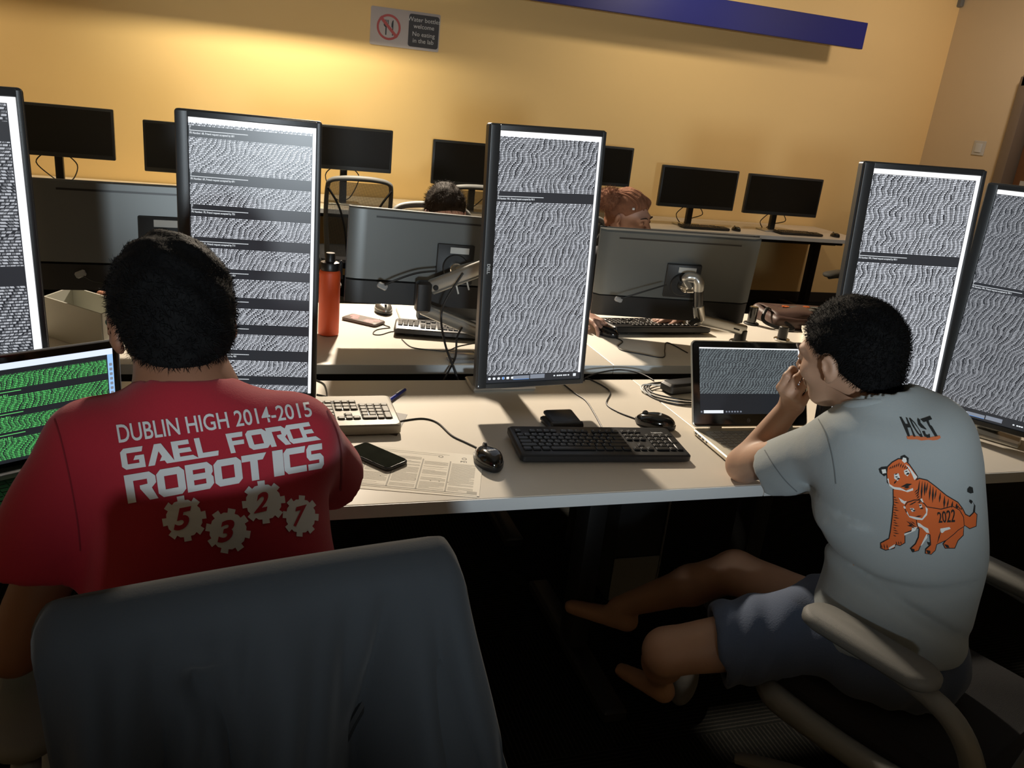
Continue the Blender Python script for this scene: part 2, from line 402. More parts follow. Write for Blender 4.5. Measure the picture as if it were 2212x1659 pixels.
# a rounded ceiling fixture housing for two downlights, and added rings at the three fill lights
for i, (x, y, l) in enumerate(((.30, 5.86, 'recessed round ceiling lamp nearest the yellow wall, above the sign'), (.80, 4.95, 'recessed round ceiling lamp between the wall desks and back desk row'), (-2.3, 5.86, 'added ceiling ring around the fill light at the far left of the wall'), (3.3, 5.3, 'added ceiling ring around the fill light over the right half of the wall desk'), (5.2, 4.6, 'added ceiling ring around the fill light near the door corner'))):
    o = MB(); n = 28
    o.lathe([(.075, ZC - .004), (.1, ZC - .004), (.105, ZC - .001), (.105, ZC + .001), (.075, ZC + .001)], n, Matrix.Translation((x, y, 0)))
    solo('ceiling_lamp_ring', o, 'silver', l, 'ceiling lamp', 'recessed ceiling lamps')

# ------------------------------------------------------------------ desks
def desk(x0, x1, y0, y1, label, legs=(), th=0.032, group='white laminate computer desks', front=1, modesty=False):
    t = thing('desk', label, 'desk', ((x0 + x1) / 2, (y0 + y1) / 2, 0), 0, group)
    put('tabletop', MB().box(((x0 + x1) / 2, (y0 + y1) / 2, .74 - th / 2), (x1 - x0 - .002, y1 - y0, th), .0015), 'desk', t)
    eb = MB()
    for y in (y0 - .0012, y1 + .0012): eb.box(((x0 + x1) / 2, y, .74 - th / 2), (x1 - x0 - .003, .0025, th - .002))
    put('edge_band', eb, 'desk_edge', t)
    for lx in legs:
        lm = MB(); ym = (y0 + y1) / 2
        lm.box((lx, ym, .36), (.06, .09, .68), .008); lm.box((lx, ym, .02), (.07, y1 - y0 - .12, .04), .008); lm.box((lx, ym, .692), (.06, y1 - y0 - .16, .03), .004)
        put('leg', lm, 'black_metal', t)
    put('cross_beam', MB().box(((x0 + x1) / 2, (y0 + y1) / 2, .66), (x1 - x0 - .1, .05, .06), .004), 'black_metal', t)
    if modesty: put('modesty_panel', MB().box(((x0 + x1) / 2, y1 - .09, .47), (x1 - x0 - .08, .018, .44), .002), 'black_metal', t)
    return t
SEAM = 1.215
desk(-1.6, SEAM, 1.525, 2.295, 'white front desk holding the two left portrait monitors and the centre one', (-.9, .95))
desk(SEAM, 3.6, 1.525, 2.295, 'white front desk right of the seam, holding the silver laptop', (1.5, 3.2))
desk(-1.6, SEAM, 2.445, 3.21, 'white second-row desk on the left holding the orange bottle', (-.9, .95), modesty=True)
desk(SEAM, 3.6, 2.445, 3.21, 'white second-row desk on the right holding the patterned bag', (1.5, 3.2), modesty=True)
WX = uz(1836, 510).x
desk(-3.0, 1.10, 5.84, 6.63, 'white desk along the yellow wall, left length', (-1.5, .8))
desk(1.10, WX, 5.84, 6.63, 'white desk along the yellow wall, right length ending near the corner', (1.6, 3.3, WX - .25))

# ------------------------------------------------------------------ screens
def screen_mat(name, rows, cols, bands=(), top=0.022, side=0.045, task=0.0, bright=1.0, tint=(0.88, 0.92, 1.0), bg=0.03, amp=14.0, seed=0.0, density=0.75, side_col=None, top_col=(1, 1, 1), drift=0.35):
    """console text: rows of short dashes with gaps that drift from row to row"""
    m = bpy.data.materials.new(name); m.use_nodes = True; nt = m.node_tree; N = nt.nodes; L = nt.links; b = N['Principled BSDF']
    b.inputs['Base Color'].default_value = (.01, .01, .012, 1); b.inputs['Roughness'].default_value = 0.3
    def mth(op, a, c=None, clamp=False):
        n = N.new('ShaderNodeMath'); n.operation = op; n.use_clamp = clamp
        for i, v in enumerate((a, c)):
            if v is None: continue
            if isinstance(v, (int, float)): n.inputs[i].default_value = v
            else: L.new(v, n.inputs[i])
        return n.outputs[0]
    uv = N.new('ShaderNodeUVMap'); uv.uv_map = 'UVMap'; sp = N.new('ShaderNodeSeparateXYZ'); L.new(uv.outputs[0], sp.inputs[0])
    u, v = sp.outputs[0], sp.outputs[1]
    vr = mth('MULTIPLY', v, rows); row = mth('FLOOR', vr); fv = mth('FRACT', vr)
    # slow wander of the column grid
    cx = N.new('ShaderNodeCombineXYZ'); L.new(mth('MULTIPLY', v, amp), cx.inputs[0]); L.new(mth('ADD', mth('MULTIPLY', u, 2.2), seed), cx.inputs[1])
    nz = N.new('ShaderNodeTexNoise'); nz.inputs['Scale'].default_value = 1.0; nz.inputs['Detail'].default_value = 1.0; L.new(cx.outputs[0], nz.inputs['Vector'])
    a = mth('ADD', mth('MULTIPLY', u, cols), mth('ADD', mth('MULTIPLY', row, -drift), mth('MULTIPLY', nz.outputs['Fac'], 4.0)))
    cell = mth('FLOOR', a); fa = mth('FRACT', a)
    c2 = N.new('ShaderNodeCombineXYZ'); L.new(cell, c2.inputs[0]); L.new(mth('FLOOR', mth('MULTIPLY', row, .34)), c2.inputs[1]); c2.inputs[2].default_value = seed
    w1 = N.new('ShaderNodeTexWhiteNoise'); L.new(c2.outputs[0], w1.inputs['Vector'])
    c3 = N.new('ShaderNodeCombineXYZ'); L.new(mth('FLOOR', mth('MULTIPLY', a, 7.0)), c3.inputs[0]); L.new(row, c3.inputs[1]); c3.inputs[2].default_value = seed + 3
    w2 = N.new('ShaderNodeTexWhiteNoise'); L.new(c3.outputs[0], w2.inputs['Vector'])
    word = mth('LESS_THAN', fa, mth('ADD', .34, mth('MULTIPLY', w1.outputs['Value'], .22)))
    rest = mth('MULTIPLY', mth('GREATER_THAN', fa, .60), mth('LESS_THAN', fa, .93))
    on = mth('ADD', mth('MULTIPLY', word, .92), mth('MULTIPLY', rest, mth('ADD', .22, mth('MULTIPLY', w2.outputs['Value'], density * .55))))
    level = mth('ADD', .82, mth('MULTIPLY', w2.outputs['Value'], .22))
    line = mth('MULTIPLY', mth('GREATER_THAN', fv, .24), mth('LESS_THAN', fv, .86))
    text = mth('MULTIPLY', mth('MULTIPLY', on, level), line)
    cr = N.new('ShaderNodeValToRGB'); cr.color_ramp.interpolation = 'CONSTANT'; L.new(v, cr.inputs[0])
    E = cr.color_ramp.elements; E[0].position = 0; E[0].color = (1, 1, 1, 1)
    stops = []
    for lo, hi in sorted(bands): stops += [(max(lo, 0), 0), (hi, 1)]
    E.remove(E[1])
    for p_, c_ in stops[:30]:
        e = E.new(p_); e.color = (c_, c_, c_, 1)
    text = mth('MULTIPLY', text, cr.outputs[0])
    text = mth('MULTIPLY', text, mth('GREATER_THAN', v, task + .004))
    text = mth('MULTIPLY', text, mth('LESS_THAN', u, 1 - side - .006))
    isTop = mth('GREATER_THAN', v, 1 - top); isSide = mth('MULTIPLY', mth('GREATER_THAN', u, 1 - side), mth('GREATER_THAN', v, task))
    def colr(c, f):
        n = N.new('ShaderNodeMix'); n.data_type = 'RGBA'; return n
    base = N.new('ShaderNodeMix'); base.data_type = 'RGBA'; L.new(text, base.inputs[0])
    base.inputs[6].default_value = (bg * .85, bg * .95, bg * 1.15, 1); base.inputs[7].default_value = (*[t * bright for t in tint], 1)
    s1 = N.new('ShaderNodeMix'); s1.data_type = 'RGBA'; L.new(isSide, s1.inputs[0]); L.new(base.outputs[2], s1.inputs[6])
    sc = side_col or (1.15, 1.17, 1.22)
    s1.inputs[7].default_value = (*sc, 1)
    s2 = N.new('ShaderNodeMix'); s2.data_type = 'RGBA'; L.new(isTop, s2.inputs[0]); L.new(s1.outputs[2], s2.inputs[6])
    s2.inputs[7].default_value = (*[1.15 * t for t in top_col], 1)
    L.new(s2.outputs[2], b.inputs['Emission Color']); b.inputs['Emission Strength'].default_value = 1.0
    return m
def emis(name, col, s=1.0):
    return mat(name, (0.01, 0.01, 0.01), .4, vary=0, emit=col, estr=s)
M['glow_white'] = emis('lit_white_pixels', (.9, .95, 1.0), .95)
M['glow_blue'] = emis('lit_blue_pixels', (.12, .35, .9), .8)
M['glow_grey'] = emis('lit_grey_pixels', (.33, .37, .45), .7)
M['glow_green'] = emis('lit_green_pixels', (.2, .95, .25), .8)
def screen_plane(name, T, w, h, m, parent):
    mb = MB().add([(-w / 2, 0, -h / 2), (w / 2, 0, -h / 2), (w / 2, 0, h / 2), (-w / 2, 0, h / 2)], [(0, 1, 2, 3)], T)
    o = put(name, mb, m, parent, 0); uvl = o.data.uv_layers.new(name='UVMap')
    for i, c in enumerate(((0, 0), (1, 0), (1, 1), (0, 1))): uvl.data[i].uv = c
    return o
def TX(T, x, y, z): return T @ Matrix.Translation((x, y, z))
RX = Matrix.Rotation(math.radians(90), 4, 'X')     # local z of a prism -> toward -y

def portrait_monitor(c, yaw, tilt, roll, w, h, smat, label, heads, s=1.0, logo=True, task=False, base_y=.09):
    """29 inch wide monitor turned on its side, thick bezel at the left"""
    T = frame(c, yaw, tilt, roll); bt = Vector(c) + (T.to_3x3() @ Vector((0, base_y, 0))); bt.z = .74
    t = thing('portrait_monitor', label, 'monitor', bt, yaw, 'portrait monitors on the front desks')
    body = MB().prism(rrect(w, h, .008 * s), -.022, .004, .003, T @ RX)
    hb = put('housing', body, 'bezel', t)
    lb, rb_, tb_, bb = .030 * s, .0135 * s, .0165 * s, .018 * s
    # inner bezel frame and back bulge
    fr = MB()
    for x, z, sx, sz in ((-w / 2 + lb / 2 + .001, 0, lb - .004, h - .006), (w / 2 - rb_ / 2 - .001, 0, rb_ - .003, h - .006), ((lb - rb_) / 2, h / 2 - tb_ / 2 - .001, w - lb - rb_ + .004, tb_ - .003), ((lb - rb_) / 2, -h / 2 + bb / 2 + .001, w - lb - rb_ + .004, bb - .003)):
        fr.box((x, -.0065, z), (sx, .006, sz), .0015, T)
    put('bezel', fr, 'bezel', t)
    put('back_cover', MB().prism(rrect(w - .06, h - .12, .03), -.06, -.02, .012, T @ RX), 'bezel', t)
    W2, H2 = w - lb - rb_, h - tb_ - bb; Tc = TX(T, (lb - rb_) / 2, -.0042, (bb - tb_) / 2)
    sc = screen_plane('screen', Tc, W2, H2, smat, t)
    tx = MB(); ln = MB()
    for v, txt, full in heads:
        tx = MB(); ln = MB()
        z = (v - .5) * H2; x0 = -W2 / 2 + .002
        rh = H2 / 175
        for k in range(58): ln.add([(x0 + k * W2 * .0078, -.0006, z - .0007), (x0 + (k + .82) * W2 * .0078, -.0006, z - .0007), (x0 + (k + .82) * W2 * .0078, -.0006, z + .0009), (x0 + k * W2 * .0078, -.0006, z + .0009)], [(0, 1, 2, 3)], Tc)
        flat_text(tx, txt, TX(Tc, x0, -.0006, z - .0075), .0066 * s, bold=.012, sx=W2 * .34 / .105 * .83)
        for kk, cc in ((.006, ']'), (.0115, '[]')): flat_text(tx, cc, TX(Tc, x0, -.0006, z + kk - .003), .0058, bold=.01)
        put('heading_text', tx, 'glow_white', sc, smooth=0); put('dashed_rule', ln, 'glow_white', sc, smooth=0)
    if task:
        z = -H2 / 2 + .012
        ic = MB()
        for i in range(6):
            x = -W2 / 2 + .009 + i * .0135
            ic.prism(rrect(.008, .0066, .0028 if i != 4 else .001), 0, .0004, 0, TX(Tc, x, 0, z) @ RX)
        for x in (.062, .072, .078, .084, .092, .098, .106, .125): ic.prism(rrect(.005 if x < .12 else .009, .0035 if x < .12 else .008, .001), 0, .0004, 0, TX(Tc, x, 0, z) @ RX)
        put('task_icons', ic, 'glow_white', sc, smooth=0)
        put('window_button', MB().box((-W2 / 2 + .103, -.0003, z), (.048, .0004, .010), 0, Tc), 'glow_grey', sc, smooth=0)
        put('window_button', MB().box((-W2 / 2 + .152, -.0003, z + .001), (.044, .0004, .012), 0, Tc), 'glow_grey', sc, smooth=0)
        bl = MB()
        bl.box((-W2 / 2 + .103, -.0006, z - .005), (.048, .0005, .0012), 0, Tc).prism(rrect(.005, .008, .0025), 0, .0007, 0, TX(Tc, -W2 / 2 + .0495, 0, z) @ RX)
        put('blue_marks', bl, 'glow_blue', sc, smooth=0)
    if logo:
        lg = MB(); Tl = TX(T, -w / 2 + .0125 * s, -.0101, -.015) @ Matrix.Rotation(math.radians(90), 4, 'Y')
        flat_text(lg, 'DELL', Tl, .0115 * s, bold=.03, align='CENTER', spacing=1.05)
        put('logo', lg, 'white_print', hb, smooth=0)
    put('power_light', MB().box((-w / 2 + .006, -.0102, -h / 2 + .012), (.0015, .001, .0035), 0, T), 'glow_white', hb, smooth=0)
    # stand
    Ty = frame(bt, yaw)
    put('stand_base', MB().prism([(x * .1, y) for x, y in [(-1, -.055), (1, -.055), (1.02, -.03), (.92, .055), (-.92, .055), (-1.02, -.03)]], 0, .014, .004, Ty), 'silver', t)
    put('stand_column', MB().box((0, .015, .24), (.075, .035, .46), .012, Ty), 'silver', t)
    put('mount_arm', MB().box((0, -base_y / 2, .40), (.09, base_y, .09), .006, Ty), 'black_plastic', t)
    return t
# screen rows: bands of console output split by dark gaps (v measured upward)
m2_b = []; m2_h = []
nums = [(68, 681), (69, 691), (70, 701), (71, 711), (80, 801), (81, 811), (82, 821), (90, 901), (91, 911), (92, 921)]
edges = [.970, .815, .700, .587, .476, .370, .266, .165, .066]   # top of dark gap above each block
gap = .038
for i, e in enumerate(edges):
    m2_b.append((e - gap, e)); m2_h.append((e - .014, 'FR Number: %d, Friend request accepted by %d' % nums[i], 1))
sm1 = screen_mat('console_screen_far_left', 118, 18, bands=[(.885, .935), (.50, .553), (.185, .232)], seed=2, side=.048, bright=.62, drift=.30, top=.016)
sm2 = screen_mat('console_screen_left', 172, 23, bands=m2_b, seed=5, side=.026, top=.018, bright=.98, drift=.24, density=.9)
sm3 = screen_mat('console_screen_centre', 160, 21, bands=[(.735, .776)], seed=9, side=.024, task=.028, top=.020, bright=.88, drift=.14, amp=14)
sm4 = screen_mat('console_screen_right', 160, 21, bands=[(.655, .692)], seed=14, side=.036, top=.018, bright=1.0, drift=.10, amp=15, density=.8)
sm5 = screen_mat('console_screen_far_right', 150, 22, bands=[(.57, .60), (0, .042)], seed=21, side=.04, top=.018, bright=.55, drift=.12, amp=14)
portrait_monitor((-.550, 1.749, 1.121), 16.5, 0, -.8, .348, .741, sm1, 'portrait monitor of white console text cut off by the left edge of the photo', [], logo=False)
portrait_monitor((.013, 2.074, 1.123), -5.3, .7, -.1, .328, .699, sm2, 'portrait monitor with many dark-banded text blocks, behind the person in red', m2_h, logo=False)
portrait_monitor((.753, 2.047, 1.163), 3.8, 2.3, -1.4, .328, .699, sm3, 'centre portrait monitor with a task bar at the foot of its console text', [(.757, 'FR Number: 901, Friend request accepted by 9011', 1)], task=True, base_y=.20)
portrait_monitor((1.66, 1.715, 1.157), -11.3, 4, -1.5, .339, .722, sm4, 'brightest portrait monitor, right behind the head of the person in grey', [(.680, 'FR Number: 901, Friend request accepted by 9011', 1)])
portrait_monitor((2.106, 1.729, 1.138), -57.2, -.3, -.8, .328, .699, sm5, 'portrait monitor of dimmer console text cut off by the right edge of the photo', [(.588, 'FR Number: 901, Friend request accepted by 9011', 1)], logo=False, task=True)

# ------------------------------------------------------------------ monitors seen from behind
def rear_monitor(c, yaw, tilt, roll, w, h, plate, label, curve=0.0):
    T = frame(c, yaw, tilt, roll)
    t = thing('rear_facing_monitor', label, 'monitor', (c[0], c[1], c[2] - h / 2), yaw, 'monitors on arms seen from behind')
    n = 24; strip = h * .26
    def cur(x): return curve * (x / (w / 2)) ** 2
    def slab(z0, z1, y0, y1, inset=0.0):
        mb = MB(); R = []
        for i in range(n + 1):
            x = -w / 2 + w * i / n; e = min(i, n - i) / n * w; k = max(0, 1 - e / .02); yy = cur(x)
            y0_ = y0 + k * .012
            R.append([(x, y0_ + yy, z0 + inset), (x, y0_ + yy + .004, z0), (x, y1 + yy, z0), (x, y1 + yy, z1), (x, y0_ + yy + .006, z1), (x, y0_ + yy, z1 - .006)])
        return mb.rings(R, T=T)
    put('back_shell', slab(-h / 2 + strip, h / 2, -.028, 0), 'monitor_back', t)
    put('lower_shell', slab(-h / 2, -h / 2 + strip - .001, -.024, 0), 'black_plastic', t)
    put('display', slab(-h / 2, h / 2, .001, .012), 'bezel', t)
    vt = MB()
    for i in range(20):
        x0 = -w * .38 + w * .76 * i / 20; x1 = x0 + w * .038
        vt.add([(x0, -.0288 + cur(x0), h / 2 - .030), (x1, -.0288 + cur(x1), h / 2 - .030), (x1, -.0288 + cur(x1), h / 2 - .024), (x0, -.0288 + cur(x0), h / 2 - .024)], [(0, 1, 2, 3)], T)
    put('vent_slot', vt, 'black_plastic', t, smooth=0)
    px, pz = plate
    p = put('mount_plate', MB().prism(rrect(.13, .135, .004), .028, .040, .002, TX(T, px, 0, pz) @ RX), 'black_metal', t)
    put('label_sticker', MB().box((px + .012, -.0412, pz + .047), (.066, .001, .021), 0, T), 'sticker', p, smooth=0)
    put('pivot_disc', MB().cyl(T @ Vector((px, -.04, pz - .01)), T @ Vector((px, -.052, pz - .01)), .045, 24, .003), 'black_metal', p)
    return t, T @ Vector((px, -.052, pz - .01))
tA, pA = rear_monitor((1.563, 2.754, .999), -17.4, -12.1, -2.2, .60, .35, (.03, -.005), 'back of the monitor hiding the lower face of the curly-haired person')
tB, pB = rear_monitor((.690, 2.745, 1.020), -1.1, 3, 1.4, .73, .32, (.0, -.005), 'back of the monitor just right of the orange bottle')
tC, pC = rear_monitor((-.237, 2.69, 1.062), 1.1, 6, -.3, .73, .32, (.0, .0), 'back of the monitor between the two left portrait screens')

def arm(label, pts_elbow, kind, vesa):
    t = thing('monitor_arm', label, 'monitor arm', tuple(pts_elbow[-1]), 0, 'articulated monitor arms')
    return t
# arm of the right-hand rear monitor
def bar(a, b, w, h, c=.006):
    a = Vector(a); b = Vector(b); z = (b - a).normalized(); x = z.cross(Vector((0, 0, 1))).normalized(); y = z.cross(x)
    return MB().prism(rrect(w, h, min(w, h) * .3, 3), 0, (b - a).length, c, Matrix.Translation(a) @ Matrix((x, y, z)).transposed().to_4x4())
e1 = uy(1509, 626, 2.62); e2 = uy(1508, 662, 2.62); e3 = uy(1512, 690, 2.62); e4 = uy(1602, 712, 2.72); b4 = Vector((e4.x, e4.y, .7405))
t = thing('monitor_arm', 'silver jointed monitor arm behind the silver laptop lid', 'monitor arm', b4, 0, 'articulated monitor arms')
put('tilt_head', MB().cyl(pA, pA + Vector((.0, -.03, .0)), .022, 20, .003).cyl(pA + Vector((-.0, -.03, 0)), pA + Vector((.03, -.045, .004)), .022, 20, .003), 'chrome', t)
put('neck', MB().tube([pA + Vector((.010, -.042, .004)), uy(1482, 601, 2.64), uy(1500, 600, 2.63), uy(1509, 610, 2.62), e1 + Vector((0, 0, -.004))], [.016, .017, .020, .021, .019], 14, 5), 'silver', t)
put('post', MB().cyl(e1 + Vector((0, 0, .002)), e2, .0185, 24, .002), 'gloss_black', t)
put('collar', MB().cyl(e2 + Vector((0, 0, .004)), e3 + Vector((0, 0, -.004)), .022, 24, .003), 'chrome', t)
dd = (e4 - e3).normalized()
put('lower_link', bar(e3 - dd * .012, e4 + dd * .018, .034, .044, .008), 'silver', t)
put('link_slot', MB().box((0, 0, 0), (.026, .006, .006), 0, Matrix.Translation(e3.lerp(e4, .8) + Vector((0, -.022, .0))) @ Matrix.Rotation(math.atan2(dd.z, dd.x) * -1, 4, 'Y')), 'black_metal', t)
put('clamp_knob', MB().tube([e3 + Vector((-.045, -.01, -.02)), e3 + Vector((-.03, -.012, -.004)), e3 + Vector((-.008, -.012, .0))], [.009, .011, .008], 10, 3), 'black_plastic', t)
put('base_post', MB().cyl(b4, Vector((e4.x, e4.y, e4.z)), .024, 24, .003).cyl(b4, b4 + Vector((0, 0, .012)), .04, 24, .003), 'black_plastic', t)
# arm of the left-centre rear monitor
a0 = uy(938, 618, 2.60); a1 = uy(1052, 575, 2.52); a2 = uy(918, 668, 2.62); a3 = uy(1050, 722, 2.50)
t = thing('monitor_arm', 'long silver double-link monitor arm left of the centre portrait screen', 'monitor arm', Vector((a3.x, a3.y, .7405)), 0, 'articulated monitor arms')
put('tilt_head', MB().cyl(pB, pB + Vector((-.005, -.035, 0)), .022, 20, .003), 'chrome', t)
put('upper_link', bar(a0 - (a1 - a0).normalized() * .02, a1, .040, .050, .012), 'silver', t)
put('hinge_screw', MB().cyl(a0 + Vector((0, -.02, 0)), a0 + Vector((0, -.029, 0)), .009, 18, .002), 'black_plastic', t)
put('link_head', MB().tube([a1, a1.lerp(pB, .5) + Vector((.03, 0, .01)), pB + Vector((.0, -.03, .0))], .014, 10, 4), 'silver', t)
put('hinge_block', MB().box(((a0.x - .035), a0.y, (a0.z + a2.z) / 2 + .006), (.05, .045, abs(a0.z - a2.z) + .02), .008), 'black_plastic', t)
put('lower_link', bar(a2 - (a3 - a2).normalized() * .015, a3, .036, .042, .008), 'silver', t)
put('base_post', MB().cyl((a3.x, a3.y, .7405), (a3.x, a3.y, a3.z + .01), .024, 24, .003).cyl((a3.x, a3.y, .7405), (a3.x, a3.y, .755), .04, 24, .003), 'black_plastic', t)
for k in range(2):
    p0 = a0.lerp(a1, .42 + .2 * k) + Vector((0, -.012, -.024))
    put('cable_tie', MB().cyl(p0, p0 + Vector((.008, -.004, -.026)), .0028, 8), 'sticker', t)
t = thing('monitor_arm', 'dark monitor arm post of the leftmost rear monitor, behind the person in red', 'monitor arm', (pC.x, 2.56, .7405), 0, 'articulated monitor arms')
put('base_post', MB().cyl((pC.x, 2.56, .7405), (pC.x, 2.56, pC.z), .02, 20, .002).cyl((pC.x, 2.56, .7405), (pC.x, 2.56, .752), .04, 20, .002), 'black_plastic', t)
put('tilt_head', MB().cyl(pC, (pC.x, 2.56, pC.z), .02, 20, .002), 'chrome', t)

# ------------------------------------------------------------------ dark monitors on the wall desk
def wall_monitor(xc, zc, w, h, y, yaw, label, parts=True, cab=True):
    T = frame((xc, y, zc), yaw); t = thing('wall_desk_monitor', label, 'monitor', (xc, y + .06, .74), yaw, 'dark wide monitors along the wall')
    put('housing', MB().prism(rrect(w, h, .008), -.02, .012, .003, T @ RX), 'bezel', t)
    put('screen', MB().box(((0), -.0125, .006), (w - .03, .001, h - .045), 0, T), 'dark_screen', t)
    B = frame((xc, y + .06, .7402), yaw)
    put('stand_base', MB().prism(rrect(.24, .17, .02), 0, .012, .003, B), 'silver', t)
    put('stand_column', MB().box((0, .02, (zc - .74) / 2), (.05, .04, zc - .74), .006, B), 'black_plastic', t)
    if cab:
        c = MB()
        for s, dx in ((-1, .07), (1, .05)):
            c.tube([T @ Vector((s * dx, .03, -h / 2 + .02)), T @ Vector((s * (dx + .06), .05, -h / 2 - .05)), B @ Vector((s * .07, .09, .05)), B @ Vector((s * .02, .12, .008))], .004, 6, 5)
        put('cable', c, 'cable', t)
    return t
fy = 6.08; k = .9685
def wm(l, t_, r, b_, label, w=None, yaw=0, left=None):
    A = uy(l, t_, fy) if l else None
    return A
def place_wm(label, TLp=None, TRp=None, BLp=None, BRp=None, w=.70):
    pts = {k: uy(*p, fy) for k, p in (('TL', TLp), ('TR', TRp), ('BL', BLp), ('BR', BRp)) if p}
    zt = np.mean([pts[k].z for k in pts if k[0] == 'T']); zb = np.mean([pts[k].z for k in pts if k[0] == 'B'])
    ls = [pts[k].x for k in pts if k[1] == 'L']; rs = [pts[k].x for k in pts if k[1] == 'R']
    if ls and rs: x0, x1 = np.mean(ls), np.mean(rs)
    elif ls: x0 = np.mean(ls); x1 = x0 + w
    else: x1 = np.mean(rs); x0 = x1 - w
    return wall_monitor(float(x0 + x1) / 2, float(zt + zb) / 2, float(x1 - x0), float(zt - zb), fy, 0, label)
place_wm('dark monitor farthest left on the wall desk', TRp=(247, 237), BRp=(248, 347))
place_wm('dark monitor on the wall desk half hidden by the dark-banded portrait screen', TLp=(308, 258), BLp=(313, 369), w=.68)
place_wm('dark monitor on the wall desk above the left mesh chair', TRp=(847, 282), BRp=(846, 375), w=.66)
place_wm('dark monitor on the wall desk above the short-haired man', TLp=(936, 300), BLp=(930, 396), w=.68)
place_wm('dark monitor on the wall desk above the curly-haired person', TRp=(1369, 320), BRp=(1358, 405), w=.68)
place_wm('dark wall-desk monitor just left of the one nearest the corner', (1431, 355), (1595, 370), (1420, 445), (1583, 455))
place_wm('rightmost dark monitor on the wall desk, nearest the corner', (1619, 374), (1777, 388), (1604, 459), (1762, 471))
# ------------------------------------------------------------------ keyboards
U = .019
def layout():
    K = []   # (x centre in units from left, row y, width)
    def run(x, y, ws):
        for w_ in ws:
            if w_ > 0: K.append((x + w_ / 2, y, w_, 1))
            x += abs(w_)
    run(0, 5.35, [1, -1, 1, 1, 1, 1, -.5, 1, 1, 1, 1, -.5, 1, 1, 1, 1, -.25, 1, 1, 1])
    run(0, 4.1, [1] * 13 + [2, -.25, 1, 1, 1, -.25, 1, 1, 1, 1])
    run(0, 3.1, [1.5] + [1] * 12 + [1.5, -.25, 1, 1, 1, -.25, 1, 1, 1])
    run(0, 2.1, [1.75] + [1] * 11 + [2.25, -3.5, 1, 1, 1])
    run(0, 1.1, [2.25] + [1] * 10 + [2.75, -1.25, 1, -1.25, 1, 1, 1])
    run(0, .1, [1.25, 1.25, 1.25, 6.25, 1.25, 1.25, 1.25, 1.25, -.25, 1, 1, 1, -.25, 2, 1])
    K.append((22.0, 2.6, 1, 2)); K.append((22.0, .6, 1, 2))
    return K
LAY = layout()
M['key_grey'] = mat('silver_key', rgb(132, 128, 117), .6, vary=.03)
M['kb_silver'] = mat('silver_keyboard_body', rgb(146, 140, 127), .5, metal=.1, vary=.03)
def keyboard(c, yaw, label, body='black_plastic', key='black_plastic', w=.450, d=.155, h=.020, tilt=-2.5, detail=True, well=None, group='computer keyboards', brand=True):
    T = frame(c, yaw) @ Matrix.Rotation(math.radians(-tilt), 4, 'X'); t = thing('keyboard', label, 'keyboard', c, yaw, group)
    put('case', MB().prism(rrect(w, d, .012, 4), 0, h, .004, TX(T, 0, 0, .004 + .001)), body, t)
    ft = MB()
    for sx in (-1, 1): ft.box((sx * w * .38, d * .36, .002), (.03, .014, .008), .001, T)
    put('foot', ft, 'black_plastic', t)
    top = h + .005; x0 = -22.5 * U / 2; y0 = -3.0 * U - .004
    if well:
        wl = MB()
        for a, b, lo, hi in ((0, 15, 0, 5), (15.25, 18.25, 3, 5), (15.25, 18.25, 0, 1), (16.25, 17.25, 1, 2), (18.5, 22.5, 0, 5), (0, 18.25, 5.3, 6.3)):
            wl.box((x0 + (a + b) / 2 * U, y0 + (lo + hi) / 2 * U + .002, top), ((b - a) * U + .002, (hi - lo) * U, .0015), .0005, T)
        put('key_well', wl, well, t)
    ks = sorted(LAY, key=lambda k: k[1] + (k[0] < 14) * .0)
    protos = {}; rest = MB(); nk = 0
    def keygeo(mb, k, TT):
        mb.prism(rrect(k[2] * U - .0026, k[3] * U - .0026, .002, 1), 0, .0042, .0016, TT)
    for k in ks:
        TT = TX(T, x0 + k[0] * U, y0 + (k[1] + .5) * U, top)
        if detail and nk < 100:
            kk = (k[2], k[3])
            if kk not in protos:
                mb = MB(); keygeo(mb, k, Matrix.Identity(4)); o = put('key', mb, key, None, 30); o.parent = t; protos[kk] = o
            else: o = protos[kk].copy(); COL.objects.link(o); o.parent = t
            o.matrix_basis = wmat(t).inverted() @ TT; nk += 1
        else: keygeo(rest, k, TT)
    if rest.v:
        o = put('keys', rest, key, t, 30)
        o['kind'] = 'stuff'
    if detail:
        lg = MB()
        for k in ks:
            if k[2] <= 1.01 and k[3] == 1 and key != 'key_grey': lg.box((x0 + (k[0] - .18) * U, y0 + (k[1] + .66) * U, top + .0043), (.0026, .0030, .0002), 0, T)
        if key != 'key_grey': put('key_legends', lg, 'legend', t, 0)
        if brand:
            lt = MB(); vs, fs = text_mesh('logitech', .0105, bold=.012, align='RIGHT'); lt.add([(x, y, 0) for x, y in vs], fs, TX(T, x0 + 21.6 * U, y0 + 5.42 * U + .004, top + .0004))
            put('logo', lt, 'white_print', t, smooth=0)
    return t
M['legend'] = mat('key_legend_ink', rgb(150, 150, 148), .6, vary=0)
keyboard((.864, 1.760, .7405), -4.6, 'black keyboard in the middle of the front desk below the wallet', d=.170)
keyboard((.143, 1.975, .7405), 1.0, 'silver-grey keyboard with dark key wells beside the blue pen', 'kb_silver', 'key_grey', w=.462, d=.190, h=.028, well='black_plastic', brand=False)
keyboard((.737, 2.795, .7405), 180 - 12.5, 'black keyboard on the second desk row, under the silver double-link arm', d=.17, detail=True, brand=False)
keyboard((1.60, 2.905, .7405), 180 + 3, 'black keyboard under the hands of the curly-haired person', d=.165, h=.026, detail=True, brand=False)
